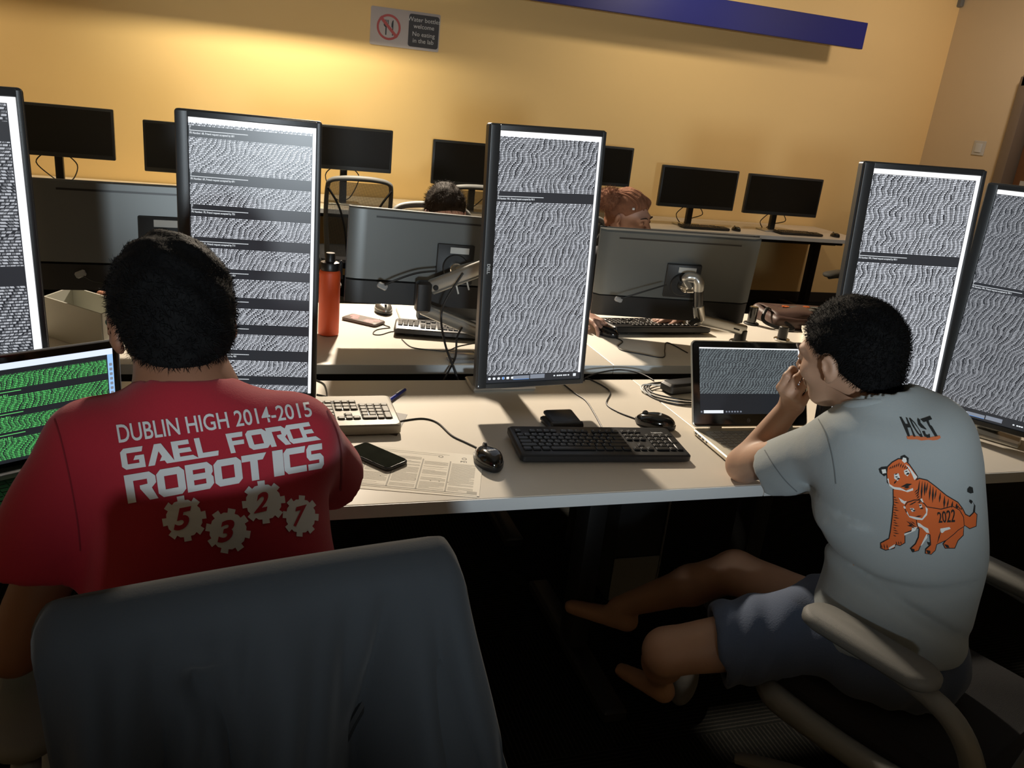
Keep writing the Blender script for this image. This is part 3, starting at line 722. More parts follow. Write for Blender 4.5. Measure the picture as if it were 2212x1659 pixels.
for (l, r, zz, lab) in (((1450, 472), (1572, 482), 0, 'thin keyboard in front of the second dark wall monitor from the corner'), ((1655, 493), (1770, 500), 0, 'thin keyboard before the rightmost wall monitor')):
    c = (uy(*l, 6.08) + uy(*r, 6.08)) / 2
    keyboard((c.x, 6.0, .7405), 0, lab, w=.43, d=.13, h=.014, detail=False, group='keyboards on the wall desk')
c = uy(125, 383, 6.05); keyboard((c.x - .06, 6.0, .7405), 0, 'keyboard before the leftmost wall monitor', w=.45, d=.14, detail=False, group='keyboards on the wall desk')
c = uz(380, 393); keyboard((c.x + .21, 6.0, .7405), 0, 'keyboard on the wall desk, peeking out left of the dark-banded portrait screen', w=.45, d=.14, detail=False, group='keyboards on the wall desk')

# ------------------------------------------------------------------ mice
def mouse(c, yaw, label, body='gloss_black', side='black_plastic', s=1.0, group='computer mice', brand=False):
    T = frame(c, yaw) @ Matrix.Scale(s, 4); t = thing('mouse', label, 'mouse', c, yaw, group)
    def shell(z0, zs, k, lo=0.0, y_cut=None):
        R = []; n = 26; m_ = 9
        for j in range(m_ + 1):
            a = math.pi / 2 * j / m_; r = math.cos(a) ** .62 if j < m_ else 0.02
            R.append([(k * .0305 * r * math.cos(q_) * (1 - .10 * math.sin(q_) ** 2 + .05 * math.cos(q_) ** 2), k * .056 * r * math.sin(q_) * .98 - .004 * (1 - r), z0 + zs * math.sin(a) * (1 - .25 * r * max(0, math.sin(q_)))) for q_ in [2 * math.pi * i / n for i in range(n)]])
        return R
    put('base', MB().rings([[(p[0] * .95, p[1] * .95, .001) for p in shell(0, 0, 1)[0]], [(p[0], p[1], .006) for p in shell(0, 0, 1)[0]], [(p[0] * 1.0, p[1], .014) for p in shell(0, 0, 1)[0]]], T=T), side, t)
    put('shell', MB().rings(shell(.013, .024, .97), T=T), body, t)
    put('scroll_wheel', MB().cyl(T @ Vector((-.0035, .030, .030)), T @ Vector((.0035, .030, .030)), .0085 * s, 16, .001), 'black_plastic', t)
    if brand:
        lg = MB(); vs, fs = text_mesh('logitech', .0075, bold=.015, align='CENTER'); lg.add([(x, y, 0) for x, y in vs], fs, TX(T, 0, -.012, .0376) @ Matrix.Rotation(math.radians(4), 4, 'X'))
        put('logo', lg, 'white_print', t, smooth=0)
    return t
mouse((.553, 1.700, .7405), 4, 'black mouse on the printed sheet edge, right of the phone', s=1.06, brand=True)
mouse((1.100, 1.900, .7405), 52, 'black mouse above the right end of the middle keyboard', s=1.06, brand=True)
p = uz(828, 674); mouse((p.x, p.y, .7405), 184, 'silver and black mouse behind the red-patterned phone', 'silver', s=1.05)
MA = uz(1310, 724); mouse((MA.x, MA.y, .7405), 205, 'black mouse held by the curly-haired person', s=1.02)
MCm = uz(222, 668); mouse((MCm.x, MCm.y, .7405), 170, 'black mouse under the hand at the far left')
for px, lab in (((1585, 484), 'small mouse between the two keyboards at the right of the wall desk'), ((1797, 502), 'small mouse at the right end of the wall desk'), ((207, 389), 'small mouse at the left of the wall desk')):
    p = uy(*px, 6.05); mouse((p.x, 6.0, .7405), 0, lab, group='mice on the wall desk')

# ------------------------------------------------------------------ things on the front desk
M['phone_glass'] = mat('phone_glass', rgb(34, 36, 31), .62, vary=.35, vscale=30, spec=0.0)
T = frame((.292, 1.747, .7415), 37)
t = thing('smartphone', 'black smartphone lying on the printed sheet by the red sleeve', 'phone', (.292, 1.747, .7415), 37)
put('case', MB().prism(rrect(.072, .142, .012), 0, .0095, .002, T), 'black_plastic', t)
put('glass', MB().prism(rrect(.066, .134, .009), .0095, .0103, 0, T), 'phone_glass', t)
M['paper'] = mat('printed_paper', rgb(226, 220, 206), .8, vary=.01)
M['ink'] = mat('grey_print_ink', rgb(166, 162, 152), .8, vary=0)
M['ink_dark'] = mat('dark_print_ink', rgb(100, 98, 94), .8, vary=0)
def sheet(c, yaw, w, h, z, label, printed):
    T = frame((c[0], c[1], z), yaw); t = thing('paper_sheet', label, 'paper', (c[0], c[1], z), yaw)
    put('page', MB().box((0, 0, .0003), (w, h, .0005), 0, T), 'paper', t)
    if printed:
        k = MB(); dk = MB()
        for x in (-w * .5 + w * f for f in (.04, .27, .50, .73)): k.box((x + w * .0, -h * .1, .0007), (.0035, h * .74, .0002), 0, T)
        k.box((0, -h * .47, .0007), (w * .96, .0035, .0002), 0, T)
        r = random.Random(3)
        for ci in range(4):
            xa = -w * .5 + w * (.055 + .23 * ci); yb = h * (.30 if ci < 2 else .22)
            while yb > -h * .44:
                L_ = w * .20 * (1 if r.random() < .85 else r.uniform(.4, .9)); k.box((xa + L_ / 2, yb, .0007), (L_, .0007, .0001), 0, T); yb -= .0034 if r.random() < .88 else .009
        for yy, L_, xx in ((.43, .62, -.1), (.39, .50, -.12)): k.box((xx * w, yy * h, .0007), (L_ * w, .0012, .0001), 0, T)
        k.box((w * .44, -h * .44, .0008), (w * .08, h * .05, .0001), 0, T)
        vs, fs = text_mesh('FYI', .012, bold=.02); dk.add([(x, y, .0008) for x, y in vs], fs, TX(T, w * .31, h * .27, 0))
        for xx in (.14, .34):
            dk.add([(xx * w + .006 * math.cos(a), h * .37 + .006 * math.sin(a), .0008) for a in [i * math.pi / 6 for i in range(12)]] + [(xx * w + .0045 * math.cos(a), h * .37 + .0045 * math.sin(a), .0008) for a in [i * math.pi / 6 for i in range(12)]], [(i, (i + 1) % 12, 12 + (i + 1) % 12, 12 + i) for i in range(12)], T)
        for xx in (-.30, -.02, .10, .17, .24): dk.box((xx * w, -h * .25, .0008), (.003, .002, .0001), 0, T)
        put('printing', k, 'ink', t, 0); put('dark_printing', dk, 'ink_dark', t, 0)
    return t
sheet((.372, 1.672), -15.6, .285, .216, .7403, 'plain sheet peeking out beneath the printed one', False)
sheet((.385, 1.680), -17.8, .282, .216, .7409, 'sheet printed in grey columns under the smartphone', True)
wl = thing('wallet', 'black folded leather wallet lying above the middle keyboard', 'wallet', (.822, 1.925, .7405), 2)
T = frame((.822, 1.925, .7405), 2)
M['leather'] = mat('black_leather', rgb(17, 17, 18), .42, bump=(140, .5, .001))
put('lower_flap', MB().prism(rrect(.092, .080, .006), 0, .014, .004, T), 'leather', wl)
put('upper_flap', MB().prism(rrect(.086, .078, .006), 0, .013, .004, TX(T, .006, .005, .0135) @ Matrix.Rotation(math.radians(6), 4, 'X')), 'leather', wl)
put('fold_edge', MB().tube([T @ Vector((-.042, -.038, .013)), T @ Vector((.047, -.038, .013))], .012, 10), 'leather', wl)
M['pen_blue'] = mat('blue_pen_plastic', rgb(30, 50, 160), .3)
a, b = Vector((.362, 2.085, .7465)), Vector((.441, 2.198, .7465))
t = thing('pen', 'blue and white ballpoint pen above the silver-grey keyboard', 'pen', a.lerp(b, .5) - Vector((0, 0, .006)))
put('barrel', MB().cyl(a.lerp(b, .22), b, .0055, 14, .001, .0045), 'pen_blue', t); put('grip', MB().cyl(a.lerp(b, .03), a.lerp(b, .2), .0052, 14, .001), 'pen_blue', t)
put('ring', MB().cyl(a.lerp(b, .19), a.lerp(b, .25), .006, 14, .001), 'white_print', t)
put('tip', MB().cyl(a.lerp(b, .03), a.lerp(b, -.04), .004, 12, 0, .001), 'silver', t)
put('clip', MB().box((0, 0, 0), (.003, .05, .002), .0005, Matrix.Translation(a.lerp(b, .75) + Vector((0, 0, .0068))) @ Matrix.Rotation(math.atan2(b.y - a.y, b.x - a.x) - math.pi / 2, 4, 'Z')), 'white_print', t)
P4 = [uz(820, 885), uz(880, 896), uz(857, 942), uz(800, 930)]
solo('paper_card', MB().add([p_ + Vector((0, 0, .0004)) for p_ in P4] + [p_ + Vector((0, 0, .001)) for p_ in P4], [(3, 2, 1, 0), (4, 5, 6, 7), (0, 1, 5, 4), (1, 2, 6, 5), (2, 3, 7, 6), (3, 0, 4, 7)]), mat('dark_card', rgb(92, 86, 80), .6), 'dark grey card sticking out under the silver-grey keyboard', 'card')

# ------------------------------------------------------------------ laptops
def laptop(bl, yaw, tilt, w, h, depth, shell, label, smat, keymat, bez=(.012, .012, .016, .03), base_h=.016, keys=True):
    """bl: hinge left end on the desk; lid leans back by tilt"""
    Rz = frame((0, 0, 0), yaw); ex = Rz.to_3x3() @ Vector((1, 0, 0)); ey = Rz.to_3x3() @ Vector((0, 1, 0))
    hc = Vector(bl) + ex * w / 2; base = hc - ey * depth / 2; t = thing('laptop', label, 'laptop', (base.x, base.y, .7405), yaw)
    B = Matrix.Translation((base.x, base.y, .7405)) @ Rz
    put('base', MB().prism(rrect(w, depth, .012), .002, base_h, .003, B), shell, t)
    Lc = Matrix.Translation((hc.x, hc.y, .7405 + base_h + .002)) @ rot_mat(yaw, tilt, 0).to_4x4() @ Matrix.Translation((0, 0, h / 2))
    ld = put('lid', MB().prism(rrect(w, h, .014), -.006, 0.0, .002, Lc @ RX), shell, t)
    put('screen_bezel', MB().prism(rrect(w - .006, h - .006, .012), 0, .0012, .0004, Lc @ RX), 'gloss_black', t)
    l_, r_, t_, b_ = bez; W2, H2 = w - l_ - r_, h - t_ - b_; Tc = TX(Lc, (l_ - r_) / 2, -.0016, (b_ - t_) / 2)
    sc = screen_plane('screen', Tc, W2, H2, smat, t)
    put('hinge', MB().cyl(hc + ex * (-w * .36) + Vector((0, 0, base_h)), hc + ex * (-w * .26) + Vector((0, 0, base_h)), .0045, 12), 'silver', t)
    put('hinge', MB().cyl(hc + ex * (w * .36) + Vector((0, 0, base_h)), hc + ex * (w * .26) + Vector((0, 0, base_h)), .0045, 12), 'silver', t)
    put('touchpad', MB().prism(rrect(.10, .062, .004), base_h, base_h + .0006, 0, TX(B, -.02, -depth / 2 + .045, 0)), keymat, t)
    put('key_bed', MB().prism(rrect(w - .045, depth * .47, .004), base_h, base_h + .0005, 0, TX(B, 0, depth * .16, 0)), 'black_plastic' if keymat == 'black_plastic' else shell, t)
    cols = 15; u = (w - .05) / cols; proto = None
    for r in range(6):
        n = 0; xs = []
        if r == 0: xs = [(1.25, 1), (2.9, 1), (4.2, 1.3), (7.5, 5), (10.7, 1.3), (12, 1), (13, 1), (14.2, 1)]
        else: xs = [(i + .5, 1) for i in range(cols)]
        for (x, ww) in xs:
            TT = TX(B, -(w - .05) / 2 + x * u, depth * .16 + (r - 2.5) * depth * .073, base_h + .0005)
            if ww == 1 and proto: o = proto.copy(); COL.objects.link(o)
            else:
                o = put('key', MB().prism(rrect(ww * u - .003, depth * .073 - .003, .0015, 1), 0, .0014, .0004), keymat, None, 30)
                if ww == 1: proto = o
            o.parent = t; o.matrix_basis = wmat(t).inverted() @ TT
    return t, sc, Tc, W2, H2, B, Lc
M['hp_silver'] = mat('warm_silver_shell', rgb(196, 188, 170), .35, metal=.55, vary=.02)
M['hp_key'] = mat('silver_key_cap', rgb(168, 162, 150), .45, metal=.3, vary=.02)
sh = screen_mat('laptop_console_dim', 66, 34, bands=[(0, .305)], seed=31, side=.014, task=0, top=.018, bright=.36, drift=.22, amp=8, bg=.020, density=.45, tint=(.72, .85, .9))
t, sc, Tc, W2, H2, B, Lc = laptop((1.188, 1.846, .74), -1.9, 22.5, .375, .245, .238, 'hp_silver', 'silver laptop open on the right front desk with dim console text', sh, 'hp_key', (.024, .024, .020, .036))
z = -H2 / 2 + .007
put('search_box', MB().box((-W2 / 2 + .042, -.0003, z), (.062, .0004, .0085), 0, Tc), 'glow_white', sc, 0)
ic = MB()
for i, x in enumerate((.004, .083, .092, .101, .110, .119, .129)): ic.prism(rrect(.0048, .0042, .001), 0, .0004, 0, TX(Tc, -W2 / 2 + x, 0, z) @ RX)
put('task_icons', ic, 'glow_grey', sc, 0)
lg = MB(); n = 24; R1, R2 = .0058, .0048; Tl = TX(Lc, -.01, -.0018, -.245 / 2 + .018)
lg.add([(r * math.cos(2 * math.pi * i / n), 0, r * math.sin(2 * math.pi * i / n)) for r in (R1, R2) for i in range(n)], [(i, (i + 1) % n, n + (i + 1) % n, n + i) for i in range(n)], Tl)
flat_text(lg, 'hp', TX(Tl, 0, 0, -.0022), .0095, bold=.01, align='CENTER', shear=.3)
put('logo', lg, 'legend', t, 0)
pt = MB()
for i, (y, l) in enumerate(((.095, .011), (.075, .013), (.055, .009), (.035, .006))): pt.box((-.375 / 2 - .0006, y, .0095), (.001, l, .005), 0, B)
put('side_ports', pt, 'black_plastic', t, 0)
M['alu'] = mat('aluminium_shell', rgb(176, 178, 180), .35, metal=.7, vary=.02)
sg_ = screen_mat('laptop_console_green', 58, 34, bands=[(.0, .03), (.245, .305), (.455, .515), (.675, .735), (.885, .935)], seed=41, side=.035, top=.062, bright=.72, drift=.14, amp=8, bg=.02, tint=(.16, .92, .22), side_col=(.35, .6, .95), top_col=(.72, .80, 1.0), density=.85)
t, sc, Tc, W2, H2, B, Lc = laptop((-.562, 1.640, .74), 30.8, 1.0, .36, .247, .235, 'alu', 'aluminium laptop with green console text at the left edge', sg_, 'black_plastic', (.016, .016, .018, .022), base_h=.014)
for v in (.286, .496, .716):
    hd = MB(); ln = MB()
    flat_text(hd, 'FR Number: 81, Friend request accepted by 811', TX(Tc, -W2 / 2 + .003, -.0003, (v - .5) * H2 - .009), .0062, bold=.01)
    ln.box((-W2 / 2 + .075, -.0003, (v - .5) * H2), (.145, .0002, .0012), 0, Tc)
    put('heading_text', hd, 'glow_green', sc, 0); put('dashed_rule', ln, 'glow_green', sc, 0)
dk = MB()
for i in range(11): dk.prism(rrect(.006, .006, .0015), 0, .0004, 0, TX(Tc, W2 / 2 - .0055, 0, H2 * .33 - i * .0105) @ RX)
put('dock_icons', dk, 'glow_grey', sc, 0)

# ------------------------------------------------------------------ cables lying about
def cable(px, label, r=.0022, z=.74, m='cable', group='cables on the desks', lift=()):
    P = []
    for i, p in enumerate(px):
        q_ = uz(p[0], p[1], z + r) if len(p) == 2 else uz(p[0], p[1], z + r + p[2]); P.append(q_)
    return solo('cable', MB().tube(P, r, 7, 6), m, label, 'cable', group)
cable([(858, 912), (880, 907), (915, 904), (945, 913), (975, 940), (1005, 955), (1030, 967), (1045, 977)], 'black cable from the silver-grey keyboard side to the mouse by the phone')
cable([(1374, 905), (1335, 890), (1310, 872), (1318, 848), (1300, 832), (1265, 815)], 'mouse cable curling back from the mouse above the middle keyboard')
cable([(1305, 932), (1282, 890), (1265, 865), (1240, 848), (1205, 820)], 'keyboard cable running back behind the centre portrait screen')
cable([(1262, 822), (1262, 818), (1290, 806), (1335, 799), (1370, 803), (1395, 812), (1412, 822)], 'cable looping along the rear edge of the front desk', r=.0026)
cable([(683, 821), (700, 830), (706, 850), (704, 866)], 'thin cable right of the dark-banded screen')
cable([(684, 852), (710, 858), (725, 868), (738, 877)], 'cable entering the top of the silver-grey keyboard')
cable([(820, 690), (826, 700), (842, 706)], 'short cable of the silver and black mouse', r=.0018)
cable([(843, 708), (815, 712), (806, 721), (822, 723), (850, 716), (880, 722)], 'thin cable loop at the corner of the second-row keyboard', r=.0018)
cable([(868, 733), (890, 750), (935, 756), (965, 758), (990, 748), (1030, 740)], 'cable bowing in front of the second-row keyboard', r=.0018)
cable([(1330, 730), (1345, 738), (1335, 748), (1345, 757), (1385, 765), (1432, 772), (1436, 755), (1442, 740), (1485, 762)], 'zigzag mouse cable before the curly-haired person')
cable([(2095, 925), (2125, 932), (2150, 934), (2178, 932)], 'short cable under the far right portrait screen')
# power brick with its loops
t = thing('power_adapter', 'black laptop power brick with a coiled lead left of the silver laptop', 'power adapter', uz(1462, 838))
c = uz(1470, 845); TT = frame((c.x, c.y, .7405), 12)
put('brick', MB().prism(rrect(.135, .062, .012), 0, .034, .007, TT), 'black_plastic', t)
lp = MB()
for k in range(3):
    P = []
    for i in range(15):
        a = math.radians(40 + 290 * i / 14); P.append(Vector((c.x - .03 + (.105 - .006 * k) * math.cos(a), c.y - .03 + (.105 - .013 * k) * math.sin(a), .7435 + .004 * k + .002 * math.sin(3 * a + k))))
    lp.tube(P, .0027, 7, 3)
put('cord', lp, 'cable', t)
put('plug_cord', MB().tube([c + Vector((-.05, .01, .015)), c + Vector((-.12, .03, .012)), c + Vector((-.14, -.02, .006)), c + Vector((-.08, -.1, .004)), c + Vector((.02, -.13, .004))], .0026, 7, 6), 'white_cable', t)
# hanging leads under the left-centre arm
h0 = uy(1000, 590, 2.52)
solo('cable', MB().tube([h0, uy(962, 650, 2.5), uy(953, 690, 2.5), uy(962, 745, 2.42), uy(978, 790, 2.38), uy(990, 822, 2.36), uy(994, 832, 2.33) ], .0036, 8, 6), 'cable', 'thick lead hanging from the double-link arm, crossing to the right', 'cable', 'cables on the desks')
solo('cable', MB().tube([uy(998, 708, 2.5), uy(987, 730, 2.46), uy(984, 770, 2.42), uy(970, 800, 2.38), uy(958, 822, 2.36), uy(950, 845, 2.36)], .0034, 8, 6), 'cable', 'thick lead hanging behind the centre portrait screen, crossing to the left', 'cable', 'cables on the desks')
q0 = uy(944, 585, 2.60); q1 = uy(826, 618, 2.60)
t = thing('security_cable', 'dark lead ending in a clear plug against the monitor back beside the bottle', 'cable', q1 - Vector((0, 0, .01)))
put('lead', MB().tube([q0, uy(900, 590, 2.595), uy(855, 605, 2.59), q1], .0035, 8, 6), 'cable', t)
M['clear'] = mat('clear_plastic', rgb(200, 203, 205), .15, trans=.6, vary=0)
put('plug', MB().box((0, 0, 0), (.034, .012, .020), .004, Matrix.Translation(q1) @ Matrix.Rotation(math.radians(25), 4, 'Y')), 'clear', t)
q1 = uy(1336, 647, 2.66); q0 = uy(1440, 615, 2.63)
t = thing('security_cable', 'lead ending in a clear plug on the monitor before the curly-haired person', 'cable', q1 - Vector((0, 0, .01)))
put('lead', MB().tube([q0, uy(1390, 630, 2.64), q1], .003, 8, 6), 'cable', t); put('plug', MB().box((0, 0, 0), (.03, .012, .018), .004, Matrix.Translation(q1) @ Matrix.Rotation(math.radians(15), 4, 'Y')), 'clear', t)
q1 = uy(174, 592, 2.62); q0 = uy(250, 612, 2.6)
t = thing('security_cable', 'lead ending in a clear plug at the left, above the pale open box', 'cable', q1 - Vector((0, 0, .01)))
put('lead', MB().tube([q0, uy(205, 608, 2.61), q1], .002, 8, 6), 'cable', t); put('plug', MB().box((0, 0, 0), (.03, .012, .02), .004, Matrix.Translation(q1) @ Matrix.Rotation(math.radians(-25), 4, 'Y')), 'clear', t)

# ------------------------------------------------------------------ things on the second row
bc = uz(709, 722); bc = Vector((bc.x, bc.y + .0, .7405))
bt = thing('water_bottle', 'tall orange metal water bottle with a black cap', 'bottle', bc)
M['orange'] = mat('orange_powder_coat', rgb(216, 84, 40), .45, vary=.03, bump=(800, .15))
zb = uy(709, 583, bc.y).z - .74
put('body', MB().lathe([(.030, 0), (.0345, .003), (.0355, .008), (.0355, zb - .012), (.034, zb - .003), (.031, zb)], 36, Matrix.Translation(bc)), 'orange', bt)
cp = put('cap', MB().lathe([(.031, zb), (.033, zb + .002), (.033, zb + .024), (.031, zb + .027), (.018, zb + .030), (.0165, zb + .034), (.0165, zb + .055), (.014, zb + .058)], 32, Matrix.Translation(bc)), 'black_plastic', bt)
put('carry_loop', MB().tube([bc + Vector((.02, 0, zb + .02)), bc + Vector((.037, 0, zb + .03)), bc + Vector((.036, 0, zb + .012)), bc + Vector((.038, 0, zb - .03))], .005, 8, 4), 'black_plastic', cp)
c = uz(785, 695); T = frame((c.x, c.y, .7405), -41)
t = thing('smartphone', 'phone in a red and grey patterned case beside the orange bottle', 'phone', (c.x, c.y, .7405), -41)
M['floral'] = mat('grey_case', rgb(98, 84, 80), .5); M['floral_red'] = mat('red_flower_print', rgb(196, 66, 72), .5)
put('case', MB().prism(rrect(.150, .075, .012), 0, .011, .003, T), 'floral', t)
fp = MB()
for x, y, r in ((-.045, .012, .020), (-.03, -.012, .016), (.03, -.010, .021), (.050, .010, .016), (.045, -.02, .01)):
    for k in range(5): a = k * 1.257; fp.prism([(x + r * .5 * math.cos(a) + r * .45 * math.cos(b_), y + r * .5 * math.sin(a) + r * .45 * math.sin(b_)) for b_ in [i * .785 for i in range(8)]], .011, .0113 + k * .00003, 0, T)
put('flower_print', fp, 'floral_red', t, 0)
a, b_, c_ = uz(871, 667), uz(905, 703), uz(915, 666)
T = frame(((c_.x + b_.x) / 2 + .06, (a.y + b_.y) / 2, .7405), -4)
t = thing('tablet_computer', 'thin white slab lying behind the second-row keyboard', 'tablet', T.translation, -4)
put('slab', MB().prism(rrect(.30, .21, .01), 0, .009, .002, T), 'white_print', t); put('edge_trim', MB().prism(rrect(.302, .212, .01), .003, .006, 0, T), 'silver', t)
c = uy(975, 680, 2.93)
solo('document_box', MB().box((c.x - .0, 2.985, .7405 + .035), (.24, .05, .07), .004), mat('charcoal_box', rgb(60, 64, 68), .6), 'charcoal box behind the second-row keyboard', 'box')
c = uz(1012, 780); T = frame((c.x - .02, c.y + .005, .7405), 5)
t = thing('clear_case', 'clear plastic case at the front edge of the second row, left of the centre screen', 'case', T.translation, 5)
put('tray', MB().prism(rrect(.10, .062, .012), 0, .012, .003, T), 'clear', t); put('lid', MB().prism(rrect(.098, .060, .014), .0125, .026, .006, T), 'clear', t)
# open pale box at the left
zt = .865
R_ = uz(219, 678, zt); Lf = uz(96, 640, zt); Bk = uz(156, 619, zt); D_ = R_ + (Bk - Lf)
M['boxcard'] = mat('pale_grey_board', rgb(196, 196, 184), .6, vary=.02)
t = thing('open_box', 'pale grey open-topped box on the left of the second row', 'box', ((R_.x + Lf.x) / 2, (R_.y + Bk.y) / 2, .7405))
for nm, a, b_ in (('front_panel', R_, Lf), ('side_panel', Lf, Bk), ('back_panel', Bk, D_), ('side_panel', D_, R_)):
    d = (b_ - a); d.z = 0; n_ = Vector((d.y, -d.x, 0)).normalized() * .0025
    mb = MB(); q_ = [(a + n_), (b_ + n_), (b_ - n_), (a - n_)]
    mb.add([Vector((p.x, p.y, .7405)) for p in q_] + [Vector((p.x, p.y, zt)) for p in q_], [(3, 2, 1, 0), (4, 5, 6, 7), (0, 1, 5, 4), (1, 2, 6, 5), (2, 3, 7, 6), (3, 0, 4, 7)])
    put(nm, mb, 'boxcard', t, 0)
# patterned bag, papers, spare post
c = Vector((2.40, 3.03, .7405))
M['bag'] = mat('brown_patterned_leather', rgb(74, 54, 48), .5, vary=.25, vscale=14, bump=(90, .4, .001))
M['bag_spot'] = mat('orange_flower_patch', rgb(214, 104, 40), .5); M['bag_grey'] = mat('grey_leaf_patch', rgb(78, 80, 76), .55)
t = thing('shoulder_bag', 'brown leather bag with orange and grey flowers on the second row', 'bag', c, -6)
T = frame(c, -6)
bm_ = sdf_mb([(lambda P: (lambda Q: np.sqrt((np.maximum(np.abs(Q - V(0, 0, .025)) - V(.155, .085, .008), 0) ** 2).sum(1)) - .02 + .006 * np.sin(Q[:, 0] * 28) * np.sin(Q[:, 1] * 33) - .02 * np.clip(Q[:, 1] / .1, 0, 1) * 1)(P), (-.2, -.13, -.01), (.2, .14, .12), .008)])
bm_.v = [T @ Vector((v.x, v.y, max(v.z, 0))) for v in bm_.v]
put('bag_body', bm_, 'bag', t, 180)
fl = MB(); R = []
for i in range(13):
    u_ = i / 12; y = .10 - .20 * u_; zz = .060 + .008 * math.sin(u_ * 3) - (.055 * max(0, u_ - .82) / .18 if u_ > .82 else 0)
    R.append([(x, y - .012 * (1 - (x / .16) ** 2) * u_, zz + .004 * math.sin(x * 30 + u_ * 4)) for x in np.linspace(-.165, .165, 17)])
fl.rings(R, cap=False, closed=False, T=T)
fo = put('flap', fl, 'bag', t, 180)
m_ = fo.modifiers.new('s', 'SOLIDIFY'); m_.thickness = .004
sp_ = MB(); sgm = MB()
for x, y, r in ((-.06, .04, .020), (.055, .055, .018), (-.03, -.02, .014), (.085, -.025, .022), (.12, .03, .012)):
    for k in range(5):
        a = k * 1.257 + x * 9; cxx, cyy = x + r * .55 * math.cos(a), y + r * .35 * math.sin(a)
        sp_.prism([(cxx + r * .42 * math.cos(b_), cyy + r * .32 * math.sin(b_)) for b_ in [i * .785 for i in range(8)]], .0715, .0735, 0, T)
for x, y, r in ((.0, .03, .045), (.04, .0, .04), (.10, .05, .03)):
    sgm.prism([(x + r * math.cos(b_), y + r * .55 * math.sin(b_)) for b_ in [i * .52 for i in range(12)]], .070, .0725, 0, T)
put('flower_patch', sp_, 'bag_spot', fo, 0); put('leaf_patch', sgm, 'bag_grey', fo, 0)
put('strap', MB().tube([T @ Vector(p) for p in ((-.15, .0, .06), (-.19, -.03, .075), (-.22, -.07, .03), (-.17, -.12, .012), (-.1, -.13, .01), (-.13, -.10, .035), (-.15, -.05, .05))], .008, 8, 6, flat=.5), 'leather', t)
for i, (dx, dy, yaw, lab) in enumerate(((0, 0, 52, 'lower white booklet by the patterned bag'), (.012, .008, 58, 'upper white booklet by the patterned bag'))):
    solo('booklet', MB().prism(rrect(.30, .20, .002, 1), 0, .013, .001, frame((2.33 + dx, 2.74 + dy, .7405 + i * .0135), yaw)), 'paper', lab, 'booklet', 'white booklets by the patterned bag')
c = uz(1688, 735); t = thing('spare_arm_post', 'short black arm post with no monitor beside the patterned bag', 'arm post', (c.x, c.y, .7405))
put('foot_plate', MB().cyl((c.x, c.y, .7405), (c.x, c.y, .748), .034, 24, .002), 'chrome', t); put('post', MB().cyl((c.x, c.y, .748), (c.x, c.y, .80), .020, 24, .003), 'black_plastic', t)
c = uz(1622, 700); t = thing('spare_arm_post', 'black arm post standing behind the right monitor arm joint', 'arm post', (c.x, c.y, .7405))
put('foot_plate', MB().cyl((c.x, c.y, .7405), (c.x, c.y, .748), .034, 24, .002), 'black_metal', t); put('post', MB().cyl((c.x, c.y, .748), (c.x, c.y, .82), .020, 24, .003), 'gloss_black', t)
c = uz(1468, 688); sheet((c.x, 3.06), 175, .21, .15, .7405, 'lined sheet by the hands of the curly-haired person', False)

# computer tower under the front desk
p = uz(1425, 1275, .05)
tw = thing('computer_tower', 'dark computer tower with a pale edge on the floor under the front desk', 'computer', (p.x - .10, p.y + .2, 0))
put('case', MB().box((p.x - .10, p.y + .22, .20), (.17, .40, .38), .006), 'bezel', tw)
put('front_trim', MB().box((p.x - .012, p.y + .015, .205), (.006, .008, .36), .002), 'silver', tw)
put('front_panel', MB().box((p.x - .10, p.y + .012, .10), (.165, .006, .16), .002), 'grey_plastic', tw)
# ------------------------------------------------------------------ task chairs
def mesh_fabric():
    m = mat('grey_mesh_fabric', rgb(92, 94, 92), .8, vary=.03); nt = m.node_tree; N = nt.nodes; L = nt.links; b = N['Principled BSDF']
    tc = N.new('ShaderNodeTexCoord'); w = []
    for ax in ('X', 'Z'):
        t = N.new('ShaderNodeTexWave'); t.bands_direction = ax; t.inputs['Scale'].default_value = 90; L.new(tc.outputs['Object'], t.inputs['Vector']); w.append(t)
    mx = N.new('ShaderNodeMath'); mx.operation = 'MAXIMUM'; L.new(w[0].outputs['Fac'], mx.inputs[0]); L.new(w[1].outputs['Fac'], mx.inputs[1])
    mr = N.new('ShaderNodeMapRange'); mr.inputs[1].default_value = .35; mr.inputs[2].default_value = .8; mr.inputs[3].default_value = .25; mr.inputs[4].default_value = .95
    L.new(mx.outputs[0], mr.inputs[0]); L.new(mr.outputs[0], b.inputs['Alpha']); return m
M['mesh'] = mesh_fabric()
